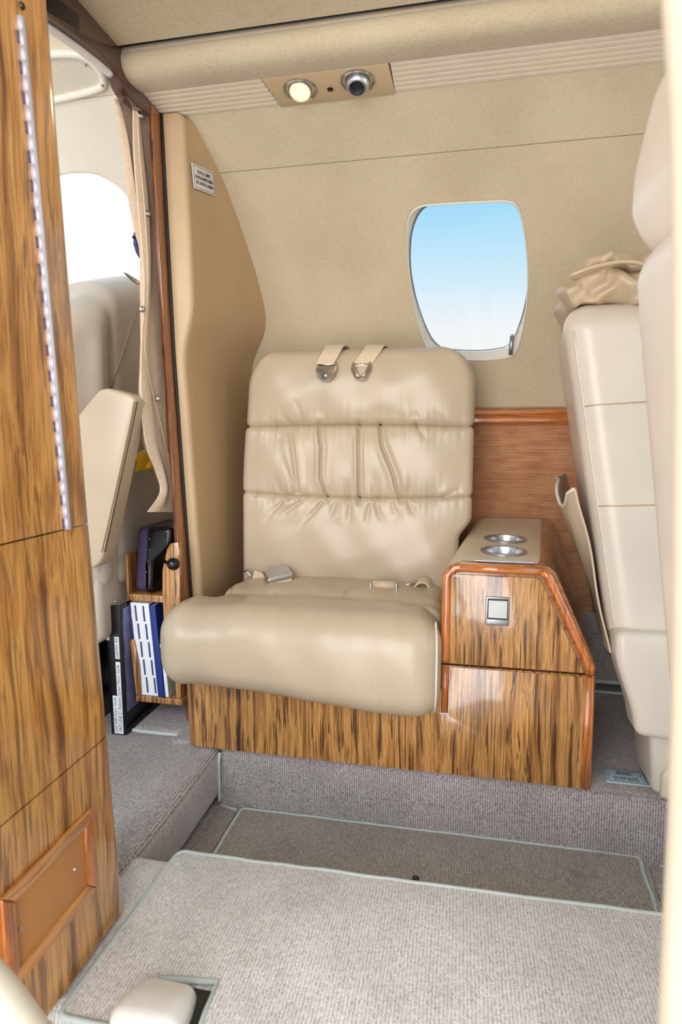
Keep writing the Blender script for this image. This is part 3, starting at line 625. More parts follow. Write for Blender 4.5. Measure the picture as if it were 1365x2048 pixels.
# ------------------------------------------------------------------ document rack, case, binder, books
YR = 1.285
rk = thing('document_rack', (-.735, 1.35, .215), 'small open wooden rack holding manuals beside the bulkhead', 'rack')
XL = float(atY(254, 1185, YR)[0]); XR_ = float(atY(352, 1185, YR)[0]); ZS = float(atY(300, 1190, YR)[2]); ZB = float(atY(310, 1395, YR)[2]); XLb = float(atY(272, 1390, YR)[0])
box('shelf', (XL, YR, ZS-.018), (XR_, 1.47, ZS), 'wood', rk, .002); box('bottom', (XLb, YR, ZB-.015), (XR_+.005, 1.47, ZB), 'wood', rk, .002)
pr_ = [atY(*a, YR) for a in ((330, 1275), (326, 1190), (326, 1140), (335, 1098), (342, 1086), (358, 1084), (361, 1100), (364, 1275))]
prism('side_board', [q-np.array([0, .004, 0]) for q in pr_], (0, .016, 0), 'wood', rk, .003); box('right_board', (XR_-.012, YR+.002, ZB), (XR_+.002, 1.47, ZS+.02), 'wood', rk, .002)
pl_ = [atY(*a, YR) for a in ((272, 1390), (259, 1283), (264, 1278), (268, 1282), (278, 1330), (282, 1390))]
prism('left_board', pl_, (0, .10, 0), 'wood', rk, .002); box('left_stay', (XL, YR, ZS), (XL+.006, 1.47, ZS+.10), 'wood', rk, .001); box('back_board', (XL, 1.47, ZB-.01), (XR_, 1.482, ZS+.1), 'wood', rk, .002)
kb = atY(347, 1128, YR-.03)
kn = thing('lever_knob', kb, 'black ball knob on a short rod against the wooden rack', 'knob')
lathe('ball', [(.0035, -.017)]+[(.0150*math.cos(a), .0150*math.sin(a)) for a in np.linspace(-1.35, 1.57, 14)], kb, (.9, -.35, .1), 'black', kn, 22)
tube('rod', [kb, kb+np.array([-.015, .006, .0]), kb+np.array([-.034, .016, .002])], .0042, 'black', kn, 10)
cz = thing('headset_case', (-.735, 1.33, ZS), 'purple and glossy black zipped case standing on the rack shelf', 'case')
def casew(V):
    V[:, 0] += .26*(V[:, 2]-ZS)*.32; return V
xa = float(atY(262, 1100, 1.30)[0])
rbox('cloth_shell', (XL+.008, 1.30, ZS+.001), (XL+.062, 1.46, ZS+.165), .018, 'purple', cz, (3, 4, 5), 4, casew)
def casew2(V):
    z = (V[:, 2]-ZS)/.165; V[:, 0] += .083*(V[:, 2]-ZS); V[:, 0] -= .045*sm(.80-z, 0, .35)*sm(V[:, 0], XL+.05, XL+.10); return V
rbox('glossy_front', (XL+.040, 1.292, ZS+.001), (XL+.110, 1.45, ZS+.168), .014, 'black', cz, (8, 4, 10), 4, casew2)
for a in ((300, 1078), (299, 1100), (296, 1122), (293, 1144)):
    q = atY(*a, 1.2905); lathe('rivet', [(.0018, 0), (.001, .0012), (0, .0014)], q, (0, -1, 0), 'grey', cz, 8)
# ring binder
BX1 = -.800; BY = float(atX(246, 1340, BX1)[1]); BX0 = float(atY(216, 1340, BY)[0]); BZ = float(atX(235, 1214, BX1)[2])
bd = thing('ring_binder', ((BX0+BX1)/2, BY, ZC), 'thick black ring binder standing on the cockpit floor with white spine labels', 'binder')
def bt(V):
    k = np.interp(V[:, 2], [ZC, BZ], [0, 1]); V[:, 0] += -.002*k; return V
rbox('spine', (BX0, BY, ZC+.001), (BX1, BY+.006, BZ), .0025, 'black', bd, (3, 1, 6), 3)
rbox('cover', (BX1-.004, BY+.003, ZC+.001), (BX1, BY+.24, BZ), .0015, 'black', bd, (1, 4, 4), 2); rbox('cover', (BX0, BY+.003, ZC+.001), (BX0+.004, BY+.24, BZ), .0015, 'black', bd, (1, 4, 4), 2)
box('paper_block', (BX0+.005, BY+.012, ZC+.006), (BX1-.005, BY+.225, BZ-.012), 'white', bd, .001)
P = np.array([[(BX1+.0006+.0008*math.sin(z*70+y*20), y, z) for z in np.linspace(ZC+.06, BZ-.01, 14)] for y in np.linspace(BY+.010, BY+.11, 8)]); sheet('violet_sheet', P, .0008, 'sheet', bd, (1, 0, 0))
box('cover_label', (BX1+.002, BY+.045, BZ-.045), (BX1+.003, BY+.11, BZ-.028), 'white', bd, .0003)
tube('ring_latch', [(BX0+.008, BY+.02, BZ+.001), (BX0+.014, BY+.02, BZ+.006), (BX0+.022, BY+.02, BZ+.001)], .0025, 'chrome', bd, 6)
def spine_label(z0, z1, xc, w, txt):
    lab = box('spine_label', (xc-w/2, BY-.0012, z0), (xc+w/2, BY-.0002, z1), 'white', bd, .0003)
    if txt: text('lettering', txt, w*.92, ((xc), BY-.0013, (z0+z1)/2), (0, 0, 1), (-1, 0, 0), 'ink', lab, width=(z1-z0)*.92)
def zs(py): return float(atY(240, py, BY)[2])
sw = (BX1-BX0); x_r = BX1-sw*.30
spine_label(zs(1318), zs(1274), x_r, sw*.30, 'GARMIN 400'); spine_label(zs(1467), zs(1324), x_r, sw*.30, "PRO LINE 21 Avionics System Pilot's Guide")
spine_label(zs(1467), zs(1392), x_r-sw*.31, sw*.30, "CNI 5000 Pilot's Guide"); spine_label(zs(1282), zs(1218), BX0+sw*.12, sw*.2, '')
# manuals in the rack
mz = ZB+.001; zt = ZS-.024
m1 = thing('tabbed_manual', (XLb+.03, 1.32, mz), 'thick white manual with navy index tabs in the rack', 'book')
xw0 = XLb+.008; xw1 = float(atY(312, 1300, YR+.004)[0])
def lean(V): V[:, 0] += -.065*(V[:, 2]-mz); return V
box('page_block', (xw0, YR+.006, mz), (xw1, 1.455, zt), 'white', m1, .001, warp=lean)
kk = 0
for col_, xo in enumerate((.25, .68)):
    for i in range(5):
        z1 = zt-.004-(zt-mz-.008)*(i+.05)/5; z0 = z1-(zt-mz)*.165; x = xw0+(xw1-xw0)*(xo+.05*i-.02)
        box('index_tab', (x, YR+.0035, z0), (x+.0035, YR+.012, z1), 'navy', m1, .0004, warp=lean)
m2 = thing('blue_manual', (xw1+.01, 1.32, mz), 'slim dark blue manual beside the tabbed white manual', 'book')
xb0 = xw1+.001; xb1 = xb0+.017
box('cover', (xb0, YR+.004, mz), (xb0+.002, 1.455, zt-.003), 'blue', m2, .0006, warp=lean); box('cover', (xb1-.002, YR+.004, mz), (xb1, 1.455, zt-.003), 'blue', m2, .0006, warp=lean)
box('spine', (xb0, YR+.003, mz), (xb1, YR+.006, zt-.003), 'blue', m2, .001, warp=lean); box('page_block', (xb0+.002, YR+.007, mz+.002), (xb1-.002, 1.45, zt-.006), 'white', m2, .0006, warp=lean)
m3 = thing('spiral_booklet', (xb1+.01, 1.32, mz), 'thin grey white booklet leaning behind the seat cushion end', 'book')
box('pages', (xb1+.002, YR+.006, mz), (xb1+.010, 1.44, mz+.135), 'white', m3, .0008, warp=lean); box('cover', (xb1+.0102, YR+.005, mz), (xb1+.012, 1.44, mz+.138), 'binding', m3, .0005, warp=lean)
tube('spiral', [(xb1+.004-.008, YR+.004, mz+.13), (xb1-.001, YR-.002, mz+.138), (xb1+.006, YR+.004, mz+.13)], .0022, 'white', m3, 6, res=4)

# ------------------------------------------------------------------ single divan seat
ds = thing('divan_seat', (-.30, 1.3, ZL), 'tan leather single seat with gathered backrest on a wooden base', 'seat')
YB = 1.475
def px2(line): return [tuple(atY(a, b, YB)[[0, 2]]) for a, b in line]
CRE = [([(634, 852), (644, 897), (644, 953), (658, 996)], .0075, .0035), ([(717, 852), (720, 925), (719, 998)], .0075, .003), ([(759, 852), (765, 893), (788, 945), (802, 998)], .0075, .0035),
       ([(577, 862), (590, 917), (600, 985)], .005, .006), ([(563, 905), (578, 940), (594, 980)], .0045, .005), ([(686, 852), (680, 888)], .005, .004), ([(832, 852), (853, 882)], .005, .004),
       ([(545, 930), (560, 975), (580, 992)], .003, .006), ([(690, 950), (700, 995)], .003, .006), ([(745, 930), (755, 990)], .003, .008), ([(830, 935), (815, 990)], .003, .008),
       ([(645, 999), (628, 1022), (598, 1056)], .006, .004), ([(605, 996), (585, 1012), (558, 1034)], .005, .004), ([(703, 1002), (700, 1048)], .005, .005), ([(741, 1002), (735, 1046)], .0045, .004), ([(752, 1002), (770, 1044)], .0045, .004),
       ([(816, 998), (833, 1030)], .004, .005), ([(566, 1000), (528, 1044)], .004, .005), ([(672, 1000), (660, 1040)], .004, .006), ([(785, 1000), (800, 1036)], .003, .005),
       ([(589, 800), (606, 850)], .005, .004), ([(553, 822), (577, 851)], .0045, .005), ([(704, 815), (707, 850)], .003, .005), ([(796, 822), (806, 848)], .004, .005), ([(868, 818), (893, 856)], .004, .006), ([(650, 822), (655, 850)], .003, .005), ([(523, 830), (545, 853)], .003, .006), ([(830, 825), (842, 850)], .003, .004), ([(525, 975), (510, 990)], .003, .004), ([(890, 990), (925, 975)], .003, .005)]
CRE = [(px2(a), b*(1.45 if a[0][1] > 840 else .8), c*1.1) for a, b, c in CRE if a[0] not in ((704, 815), (686, 852))]
ZS1, ZS2 = .919, .750
RIP = RNG.uniform(0, 6.28, 12)
def backwarp(zlo, zhi, bulge):
    def f(V):
        x, y, z = V[:, 0].copy(), V[:, 1].copy(), V[:, 2].copy(); front = sm(-y, -(YB+.10), -(YB+.045))
        zm, zh = (zlo+zhi)/2, (zhi-zlo)/2; xm, xh = -.268, .298
        q = np.clip(1-((z-zm)/zh)**2, 0, 1)**.75; w = np.clip(1-((x-xm)/xh)**4, 0, 1)
        V[:, 1] -= front*bulge*q*w
        P2 = np.c_[x, z]
        for ln, dep, wd in CRE:
            d, t = stitch_dist(P2, ln); za, zb_ = ln[0][1], ln[-1][1]
            fade = np.clip(6*np.minimum(t, 1-t)+.45, 0, 1) if abs(za-zb_) > .12 else ((1-t)**.9 if min(abs(za-ZS1), abs(za-ZS2)) < min(abs(zb_-ZS1), abs(zb_-ZS2)) else t**.9); wd = wd*(.75+.9*(1-fade))
            V[:, 1] += front*fade*(dep*np.exp(-(d/wd)**2)-.38*dep*np.exp(-((d-3.0*wd)/(2.4*wd))**2))
        V[:, 1] += front*w*.0012*(np.sin(x*47+z*31+1)+np.sin(x*29-z*53))
        for s in (ZS1, ZS2):                                   # small gathers running out from the sewn seams
            dz = np.abs(z-s); r = sum(np.sin(x*(90+45*i)+RIP[i])/(1+.2*i) for i in range(8))
            V[:, 1] += front*.0016*r*np.exp(-dz/.018)*w
        return V
    return f
def outline(V, top):
    z = V[:, 2]
    if top:
        t = np.clip((z-1.02)/.1, 0, 1); k = 1-np.sqrt(np.clip(1-t*t*.98, 0, 1)); lft = V[:, 0] < -.268
        V[:, 0] = np.where(lft, -.268+(V[:, 0]+.268)*(1-.30*k), -.268+(V[:, 0]+.268)*(1-.34*k))
        V[:, 1] += .05*t*t*0
    V[:, 0] = V[:, 0]+.018*sm(z, .75, 1.1)*np.clip((-.268-V[:, 0])/.25, 0, 1)
    V[:, 2] += np.exp(-((z-ZS1)/.06)**2)*.006*(1-((V[:, 0]+.268)/.3)**2) - np.exp(-((z-ZS2)/.06)**2)*.008*(1-((V[:, 0]+.268)/.3)**2)
    V[:, 0] -= .030*sm(-z, -.70, -.64)*np.clip((V[:, 0]+.08)/.10, 0, 1)
    V[:, 1] += .045*(z-.75)
    return V
def section(lo, hi, bulge, r, top=False, nx=250, nz=72):
    f = backwarp(lo, hi, bulge)
    return rbox('back_section', (-.567, YB, lo), (.032, 1.66, hi), r, 'leather', ds, (nx, 4, nz), 6, warp=lambda V: outline(f(V), top))
section(ZS1-.003, 1.116, .034, .022, True); section(ZS2-.003, ZS1+.003, .022, .016); section(.49, ZS2+.003, .020, .016)
tube('seam', [(x, YB+.012+.045*(.92-.75), ZS1+.006*(1-((x+.268)/.3)**2)) for x in np.linspace(-.555, .02, 30)], .0022, 'rubber', ds, 5)
tube('seam', [(x, YB+.010, ZS2-.008*(1-((x+.268)/.3)**2)) for x in np.linspace(-.555, .02, 30)], .0022, 'rubber', ds, 5)
SC_ = [([(425, 1200), (447, 1185), (470, 1165)], .004, .004), ([(505, 1205), (520, 1190), (545, 1180)], .004, .005), ([(655, 1212), (672, 1195), (700, 1180)], .0045, .004), ([(780, 1218), (800, 1205), (812, 1196)], .0035, .004), ([(590, 1200), (615, 1178)], .003, .006)]
SC_ = [([tuple(atZ(*a, .535)[:2]) for a in l], d*1.5, w) for l, d, w in SC_]
def panw(V):
    top = sm(V[:, 2], .49, .52); x, y = V[:, 0].copy(), V[:, 1].copy(); V[:, 2] += top*(.012*(1-((x+.29)/.27)**2)*(1-((y-1.38)/.14)**2)-.010*np.exp(-((y-1.295)/.02)**2))
    for l, d, w in SC_:
        q, t = stitch_dist(np.c_[x, y], l); V[:, 2] -= top*(d*np.exp(-(q/w)**2)-.5*d*np.exp(-((q-2.4*w)/(1.5*w))**2))
    V[:, 2] += top*.0015*np.sin(x*55+1)*np.sin(y*48); return V
rbox('seat_pad', (-.560, 1.24, .36), (-.030, 1.50, .528), .03, 'leather_worn', ds, (70, 40, 4), 5, panw)
def bolw(V):
    x, y, z = V[:, 0].copy(), V[:, 1].copy(), V[:, 2].copy(); zm = .435
    k = np.clip((-.575-x)/.077, 0, 1); e = 1-np.sqrt(np.clip(1-k*k*.985, 0, 1))          # rounded left end
    V[:, 2] = zm+(z-zm)*(1-.52*e); V[:, 1] = 1.22+(y-1.22)*(1-.50*e)
    V[:, 1] -= .016*np.clip(1-((z-zm)/.105)**2, 0, 1)*(y < 1.2)                        # full front
    tp = sm(z, .36, .50); bt = 1-tp
    V[:, 2] += tp*(.010*(1-((y-1.215)/.1)**2)-.012*sm(-x, .40, .60)*(1-k)-.006*sm(x, -.2, -.03))+bt*(.016*sm(-x, .10, .56)*(1-k)-.014*sm(x, -.5, -.05))
    V[:, 2] += tp*(.0015*np.sin(x*38+y*21)+.001*np.sin(x*97+2)); V[:, 1] += .0012*np.sin(x*41+z*33)
    return V
bol = rbox('front_bolster', (-.652, 1.128, .330), (-.028, 1.31, .529), .060, 'leather_worn', ds, (110, 14, 16), 8, bolw)
tube('piping', [(-.040, 1.16, .528), (-.036, 1.130, .495), (-.035, 1.115, .43), (-.036, 1.125, .37), (-.040, 1.16, .335)], .0022, 'leather_pale', bol, 6, res=5)
pb = []
for a in np.linspace(math.pi, math.pi*1.5, 8): pb.append((-.583+.032*math.cos(a), 1.232+.032*math.sin(a)))
pb += [(-.026, 1.20), (-.026, 1.55), (-.615, 1.55)]
prism('base', [(x, y, ZL) for x, y in pb], (0, 0, .19), 'wood', ds, 0)

# shoulder and lap belts
def strap(name, pts, wv, w, th, mat, parent):
    P = spline(pts, 8); W = spline([np.array(x, float) for x in wv], 8); Q = np.stack([P-W*w/2, P, P+W*w/2], 1)
    return sheet(name, Q, th, mat, parent)
def shoulder(pxs, ring, flip, label):
    """pxs: strap centre-line pixels from the seat top down, ring: end fitting pixels"""
    q = [atY(a, b, 1.50+.0*i) for i, (a, b) in enumerate(pxs)]
    t = thing('shoulder_belt', q[0], label, 'seat belt', 'shoulder belts over the seat top')
    pts = [q[0]+np.array([.015, .09, -.012]), q[0]+np.array([.004, .045, .010]), q[0]+np.array([0, .0, .009])]+[np.array([p[0], yy, p[2]]) for p, yy in zip(q[1:], (1.474, 1.466, 1.461))]
    wv = [(1, -.25, 0)]*2+[(1, -.1, -.06)]+[(1, 0, -.06)]*3
    strap('webbing', pts, wv, .044, .0035, 'strap', t)
    e0 = pts[-1]; r = atY(*ring, 1.459); r[1] = 1.452
    d = np.array([.0, .55, 1.0]); s = np.array([1, 0, 0.])
    if flip:
        o_ = [r+s*.024+d*.022, r+s*.026+d*.004, r+s*.014-d*.018, r-d*.023, r-s*.014-d*.018, r-s*.026+d*.004, r-s*.024+d*.022, r-s*.018+d*.022, r-s*.012+d*.004, r-s*.008-d*.004, r-s*.005-d*.010, r+s*.005-d*.010, r+s*.008-d*.004, r+s*.012+d*.004, r+s*.018+d*.022]
    else: o_ = [r+s*.024+d*.022, r+s*.027+d*.004, r+s*.022-d*.014, r+s*.010-d*.024, r-s*.010-d*.024, r-s*.022-d*.014, r-s*.027+d*.004, r-s*.024+d*.022, r-s*.018+d*.012, r+s*.018+d*.012]
    e_ = prism('end_plate', o_, (0, -.0035, .0019), 'chrome', t, .0008)
    tube('crossbar', [r-s*.024+d*.018, r+s*.024+d*.018], .0035, 'chrome', e_, 8)
    if not flip: lathe('stud', [(.004, 0), (.004, .003), (.002, .004), (0, .004)], r-d*.010+np.array([0, -.004, 0]), (0, -1, 0), 'chrome', e_, 10)
    return t
shoulder([(672, 700), (668, 708), (662, 722), (657, 733)], (655, 744), False, 'beige shoulder belt with closed oval chrome plate, left one on seat top')
shoulder([(752, 700), (746, 708), (736, 724), (728, 738)], (724, 744), True, 'beige shoulder belt with open v-shaped chrome end, right one on seat top')
lb = thing('lap_belt_buckle', atY(555, 1165, 1.42), 'chrome lift buckle on the left rear of the seat', 'seat belt')
c = atY(556, 1154, 1.40)
rot = np.array([[.82, .57, 0], [-.57, .82, 0], [0, 0, 1]])
def rw(c, tiltx=0.):
    def f(V): W = (V-c)@rot; W[:, 2] += tiltx*(W[:, 1]); return W+c
    return f
rbox('lid', c+np.array([-.033, -.024, .002]), c+np.array([.033, .027, .013]), .004, 'brushed', lb, (3, 3, 1), 3, rw(c, .25)); rbox('housing', c+np.array([-.031, -.027, -.014]), c+np.array([.031, .022, .003]), .003, 'chrome', lb, (3, 3, 1), 3, rw(c, .25))
rbox('roller', c+np.array([-.030, -.031, -.009]), c+np.array([.028, -.025, .001]), .003, 'strap', lb, (3, 1, 1), 3, rw(c, .25))
q = [atY(*a, 1.42) for a in ((528, 1160), (515, 1156), (506, 1153))]; strap('webbing', q, [(.2, .3, 1)]*3, .03, .006, 'strap', lb)
q = [atY(*a, 1.435) for a in ((510, 1158), (502, 1150), (494, 1140), (490, 1143))]; tube('anchor', q, np.array([.007, .011, .010, .006]), 'chrome', lb, 8, flat=.45)
lt = thing('lap_belt_tongue', atY(768, 1185, 1.40), 'chrome belt tongue with cream roller on the right rear of the seat', 'seat belt')
c = atY(769, 1177, 1.385)
prism('tongue_plate', [c+np.array(v) for v in ((-.036, -.028, -.012), (.034, -.028, -.012), (.036, -.012, -.006), (.030, .012, .0), (-.030, .012, .0), (-.036, -.012, -.006))], (0, 0, .004), 'chrome', lt, .0008)
tube('roller', [c+np.array([-.028, .0, .006]), c+np.array([.028, .0, .006])], .0125, 'strap', lt, 14)
for s in (-1, 1): box('side_cheek', c+np.array([s*.031-.002, -.018, -.01]), c+np.array([s*.031+.002, .014, .016]), 'chrome', lt, .001)
for s in (-1, 1): prism('slot', [c+np.array([s*.014+dx, -.0285+dy, -.008+dz]) for dx, dy, dz in ((-.009, 0, -.001), (.009, 0, -.001), (.005, .002, .004), (0, .001, .002), (-.005, .002, .004))], (0, -.0012, 0), 'hole', lt, 0)
q = [atY(*a, 1.43) for a in ((790, 1172), (815, 1168), (836, 1165))]; tube('link', q, .006, 'chrome', lt, 8, flat=.4)
q = [atY(*a, 1.425) for a in ((831, 1178), (838, 1166), (846, 1163), (855, 1166), (861, 1180))]; strap('webbing', q, [(.1, 1, .1)]*5, .03, .005, 'strap', lt)
tube('hook', [atY(*a, 1.43) for a in ((853, 1164), (861, 1172), (866, 1182))], .003, 'chrome', lt, 8)

# ------------------------------------------------------------------ console
cn = thing('side_console', (.12, 1.45, ZL), 'wooden armrest console with leather top and two cup holders', 'console')
YF, YBK = 1.203, 1.712
def ztop(y): return (y-1.2)*.046
up = [(-.027, .427), (-.027, .607), (-.021, .625), (-.008, .638), (.008, .6425), (.164, .6425), (.179, .640), (.191, .630), (.269, .458), (.2735, .445), (.2735, .427)]
def cprism(name, pts, y0, y1, mat, bev=0.):
    A = [np.array([x, y0, z]) for x, z in pts]; o = prism(name, A, (0, y1-y0, 0), mat, cn, bev)
    for v in o.data.vertices:
        zz_ = v.co.z+ZL; 
        if zz_ > .5: v.co.z += ztop(v.co.y+1.45)*(zz_-.5)/.14
        v.co.x += .068*max(0, (v.co.y+1.45-1.203)/.509)
    return o
upb = cprism('upper_body', up, YF, YBK, 'wood_y')
lowp = [(-.0265, ZL), (.278, ZL), (.2738, .4225), (-.0265, .4225)]
cprism('lower_body', lowp, YF, YBK, 'wood')
inn = [(-.012, .429), (-.012, .613), (-.006, .618), (.156, .618), (.163, .613), (.2535, .429)]
cprism('front_panel', inn, YF-.0035, YF+.004, 'wood', .0008)
fp = [(-.0265, ZL+.001), (.262, ZL+.001), (.2585, .4205), (-.0125, .4205), (-.0125, .318), (-.0265, .318)]
cprism('lower_front', fp, YF-.0035, YF+.004, 'wood', .0008)
def bead(name, pts, r, mat, res=0):
    pth = [(x, YF+.002, z) for x, z in pts]; 
    return tube(name, spline(pth, res) if res else pth, r, mat, cn, 14, flat=.8)
bead('left_moulding', [(-.0205, .429), (-.0205, .50), (-.0205, .600), (-.0175, .616), (-.007, .6285), (.006, .632)], .0100, 'mould', 6)
bead('top_moulding', [(.004, .632), (.08, .632), (.167, .632)], .0115, 'mould_x')
bead('slant_moulding', [(.165, .632), (.177, .622), (.2645, .441), (.2645, .428)], .0135, 'mould', 0)
bead('right_moulding', [(.2645, .420), (.2665, .30), (.2685, ZL+.003)], .0115, 'mould')
bead('left_foot_moulding', [(-.0195, .420), (-.0195, .320)], .008, 'mould')
box('foot_cap', (-.029, YF-.006, .3165), (-.008, YF+.004, .319), 'silver', cn, .0005)
# leather pad that wraps over the rounded left shoulder
pp = []
for x, z in [(-.0285, .44), (-.0285, .56), (-.0285, .60), (-.0285, .610), (-.0225, .6265), (-.009, .640), (.008, .6448), (.06, .6455), (.12, .6455), (.156, .645), (.161, .6425)]: pp.append((x, z))
P = np.array([[(x, y, z+ztop(y)*(z > .59)) for x, z in pp] for y in np.linspace(1.222, 1.700, 16)])
P[0, :, 2] -= .002; P[..., 0] += .068*np.clip((P[..., 1]-1.203)/.509, 0, 1)-.001; padob = sheet('leather_pad', P, .004, 'pad', cn, (.2, 0, -1))
for (cx, cy) in ((float(atZ(1012, 1083, .6525)[0]), 1.425), (float(atZ(1008, 1106, .648)[0]), 1.300)):
    zc = .6462+ztop(cy)
    for tgt in (padob, upb):
        cut = lathe('cutter', [(.0425, -.07), (.0425, .03)], (cx, cy, zc), (0, 0, 1), 'brushed', None, 40)
        bpy.context.view_layer.update(); md = tgt.modifiers.new('b', 'BOOLEAN'); md.operation = 'DIFFERENCE'; md.object = cut; md.solver = 'EXACT'
        bpy.context.view_layer.update(); nm_ = bpy.data.meshes.new_from_object(tgt.evaluated_get(bpy.context.evaluated_depsgraph_get())); tgt.modifiers.clear(); tgt.data = nm_
        bpy.data.objects.remove(cut); autosmooth(tgt, 35)
        while len(nm_.materials) > 1: nm_.materials.pop()
    lathe('cup_holder', [(.0415, -.062), (.0422, .001), (.0485, .0005), (.0490, .0022), (.046, .0032), (.0415, .0022), (.0400, -.002), (.0385, -.056), (.030, -.060), (.0, -.060)], (cx, cy, zc), (0, 0, 1), 'brushed', cn, 44)
box('hinge_strip', (.034, 1.2085, .6455), (.150, 1.2165, .6475), 'silver', cn, .0005); box('hinge_strip', (.05, 1.217, .6462), (.135, 1.2215, .648), 'silver', cn, .0005)
la = rbox('latch', (.058, YF-.0065, .5165), (.1055, YF-.002, .576), .002, 'grey', cn, (2, 1, 2), 2, label='grey metal flush latch')
box('recess', (.0615, YF-.0072, .5205), (.102, YF-.0060, .5725), 'rubber', la, .0004)
box('paddle', (.0635, YF-.0115, .5345), (.1000, YF-.0065, .5695), 'paddle', la, .001, warp=lambda V: V+np.c_[0*V[:, 0], -.10*(.5695-V[:, 2]), 0*V[:, 0]]); box('lower_lip', (.0615, YF-.009, .5200), (.102, YF-.0066, .530), 'grey', la, .0006)

# ------------------------------------------------------------------ cabin seats on the right
def cabin_seat(y0, y1, xt, xb, ztop_, label, matb, near):
    yawk = .12 if not near else .0
    t = thing('cabin_seat', ((xt+xb)/2+.2, (y0+y1)/2, ZL if not near else ZE), label, 'seat', 'reclining cabin seats')
    zb = .46; slope = (xb-xt)/(ztop_-zb); ym = (y0+y1)/2; yh = (y1-y0)/2
    def sl(V):
        z = V[:, 2].copy(); V[:, 0] += (ztop_-z)*slope+yawk*(V[:, 1]-y0)
        V[:, 0] += -.010*np.sin(np.clip((z-zb)/(ztop_-zb), 0, 1)*math.pi)*0 + .012*np.abs((V[:, 1]-ym)/yh)**3*(V[:, 0] < xt+.06+(ztop_-z)*slope)*0
        k = sm(z, ztop_-.10, ztop_); V[:, 1] = ym+(V[:, 1]-ym)*(1-.06*k*k)
        V[:, 1] += .0018*np.sin(z*130)*sm(z, ztop_-.22, ztop_-.1)*sm(-V[:, 0], -(xt+.10), -(xt+.02))
        return V
    b = rbox('backrest', (xt, y0, zb), (xt+.19, y1, ztop_), .055, matb, t, (14, 14, 60), 7, sl)
    for sy, yy in ((-1, y0), (1, y1)):
        zz_ = np.linspace(zb+.05, ztop_-.055, 20); tube('piping', [(xt+.018+(ztop_-z)*slope+yawk*(yy-y0), yy-sy*.016, z) for z in zz_], .0026, 'leather_pale', b, 6)
    for z in (.957, .766):
        tube('seam', [(xt+.020+(ztop_-z)*slope, y0+.014, z-.003), (xt+.032+(ztop_-z)*slope, y0+.004, z-.001), (xt+.055+(ztop_-z)*slope, y0-.0002, z), (xt+.13+(ztop_-z)*slope, y0-.0002, z+.004)], .0013, 'vinyl', b, 6)
    rbox('side_armrest', (xb+.0, y0-.028, .318), (xb+.45, y0+.05, .525), .016, matb, t, (10, 3, 6), 4, warp=lambda V: V+np.c_[.045*sm(-V[:, 2], -.5, -.32)*(V[:, 0] < xb+.1), 0*V[:, 0], -.03*sm(-V[:, 0], -(xb+.1), -(xb))*0+.0*V[:, 0]-(.012*np.sin((V[:, 0]-xb)/.45*math.pi)*(V[:, 2] < .4))])
    rbox('side_armrest', (xb+.10, y1-.05, .318), (xb+.45, y1+.02, .525), .016, matb, t, (4, 2, 3), 4)
    rbox('seat_cushion', (xb+.06, y0+.05, .34), (xb+.56, y1-.05, .50), .05, matb, t, (10, 8, 4), 5)
    zf = ZL if not near else ZE+.009
    ped = [(xb+.095, zf+.0005), (xb+.080, .33), (xb+.44, .33), (xb+.44, zf+.0005)]
    prism('pedestal', [(x, y0+.008, z) for x, z in ped], (0, .13, 0), matb, t, .012, 3)
    prism('pedestal_cover', [(x, y0-.004, z) for x, z in ((xb+.106, zf+.0005), (xb+.106, zf+.050), (xb+.140, zf+.098), (xb+.44, zf+.098), (xb+.44, zf+.0005))], (0, .03, 0), matb, t, .005, 3)
    if near: return t, slope
    # literature pocket on the rear face
    zp = np.linspace(.80, .47, 18); P = []
    for s in np.linspace(0, 1, 16):
        row = []; y = y0+.012+(y1-y0-.024)*s
        for z in zp:
            op = .045*sm(z, .50, .78)*(.35+.65*math.sin(math.pi*min(1, max(0, s)))**.6)+.004; top = -.05*math.exp(-((s-.22)/.14)**2)*sm(z, .7, .8)
            row.append((xt+(ztop_-z)*slope+yawk*(y-y0)-op-.004*math.sin(s*19+z*25), y, z+top))
        P.append(row)
    pk = sheet('pocket', P, .004, 'leather' if not near else matb, t, (1, 0, 0)); tube('pocket_hem', [r[0] for r in P], .0035, 'leather_pale', pk, 6)
    return t, slope
fs, slp = cabin_seat(1.20, 1.60, .176, .303, 1.150, 'cream leather cabin seat beyond the console with crumpled headrest cover', 'leather_pale', False)
# crumpled leather headrest cover of the far seat
def crumple(V):
    x, y, z = V[:, 0].copy(), V[:, 1].copy(), V[:, 2].copy()
    V[:, 0] += .006*np.sin(z*75+x*40)*np.sin(y*30+x*22)+.003*np.sin(z*160+x*130); V[:, 1] += .010*np.sin(x*55+z*60)+.008*np.sin(x*-70+z*95+1)+.003*np.sin(x*170-z*120)
    V[:, 2] += .004*np.sin(x*42+y*18)+.002*np.sin(x*120); V[:, 0] += .12*(y-1.2); return V
rbox('headrest_cover', (.178, 1.215, 1.146), (.365, 1.585, 1.212), .030, 'leather_cap', fs, (50, 30, 16), 6, crumple)
def flapw(V): V = crumple(V); V[:, 2] += .012*np.sin((V[:, 0]-.2)*16); return V
rbox('headrest_flap', (.197, 1.200, 1.192), (.38, 1.56, 1.220), .014, 'leather_cap', fs, (40, 20, 4), 5, flapw)
tube('flap_piping', [(.192, 1.196, 1.192), (.225, 1.189, 1.202), (.27, 1.188, 1.209), (.305, 1.190, 1.206), (.335, 1.197, 1.194), (.355, 1.20, 1.18)], .004, 'leather_cap', fs, 6, res=5)
ns, slp2 = cabin_seat(.40, .80, .185, .278, 1.118, 'bright cream leather cabin seat nearest the camera at the right edge', 'leather_white', True)
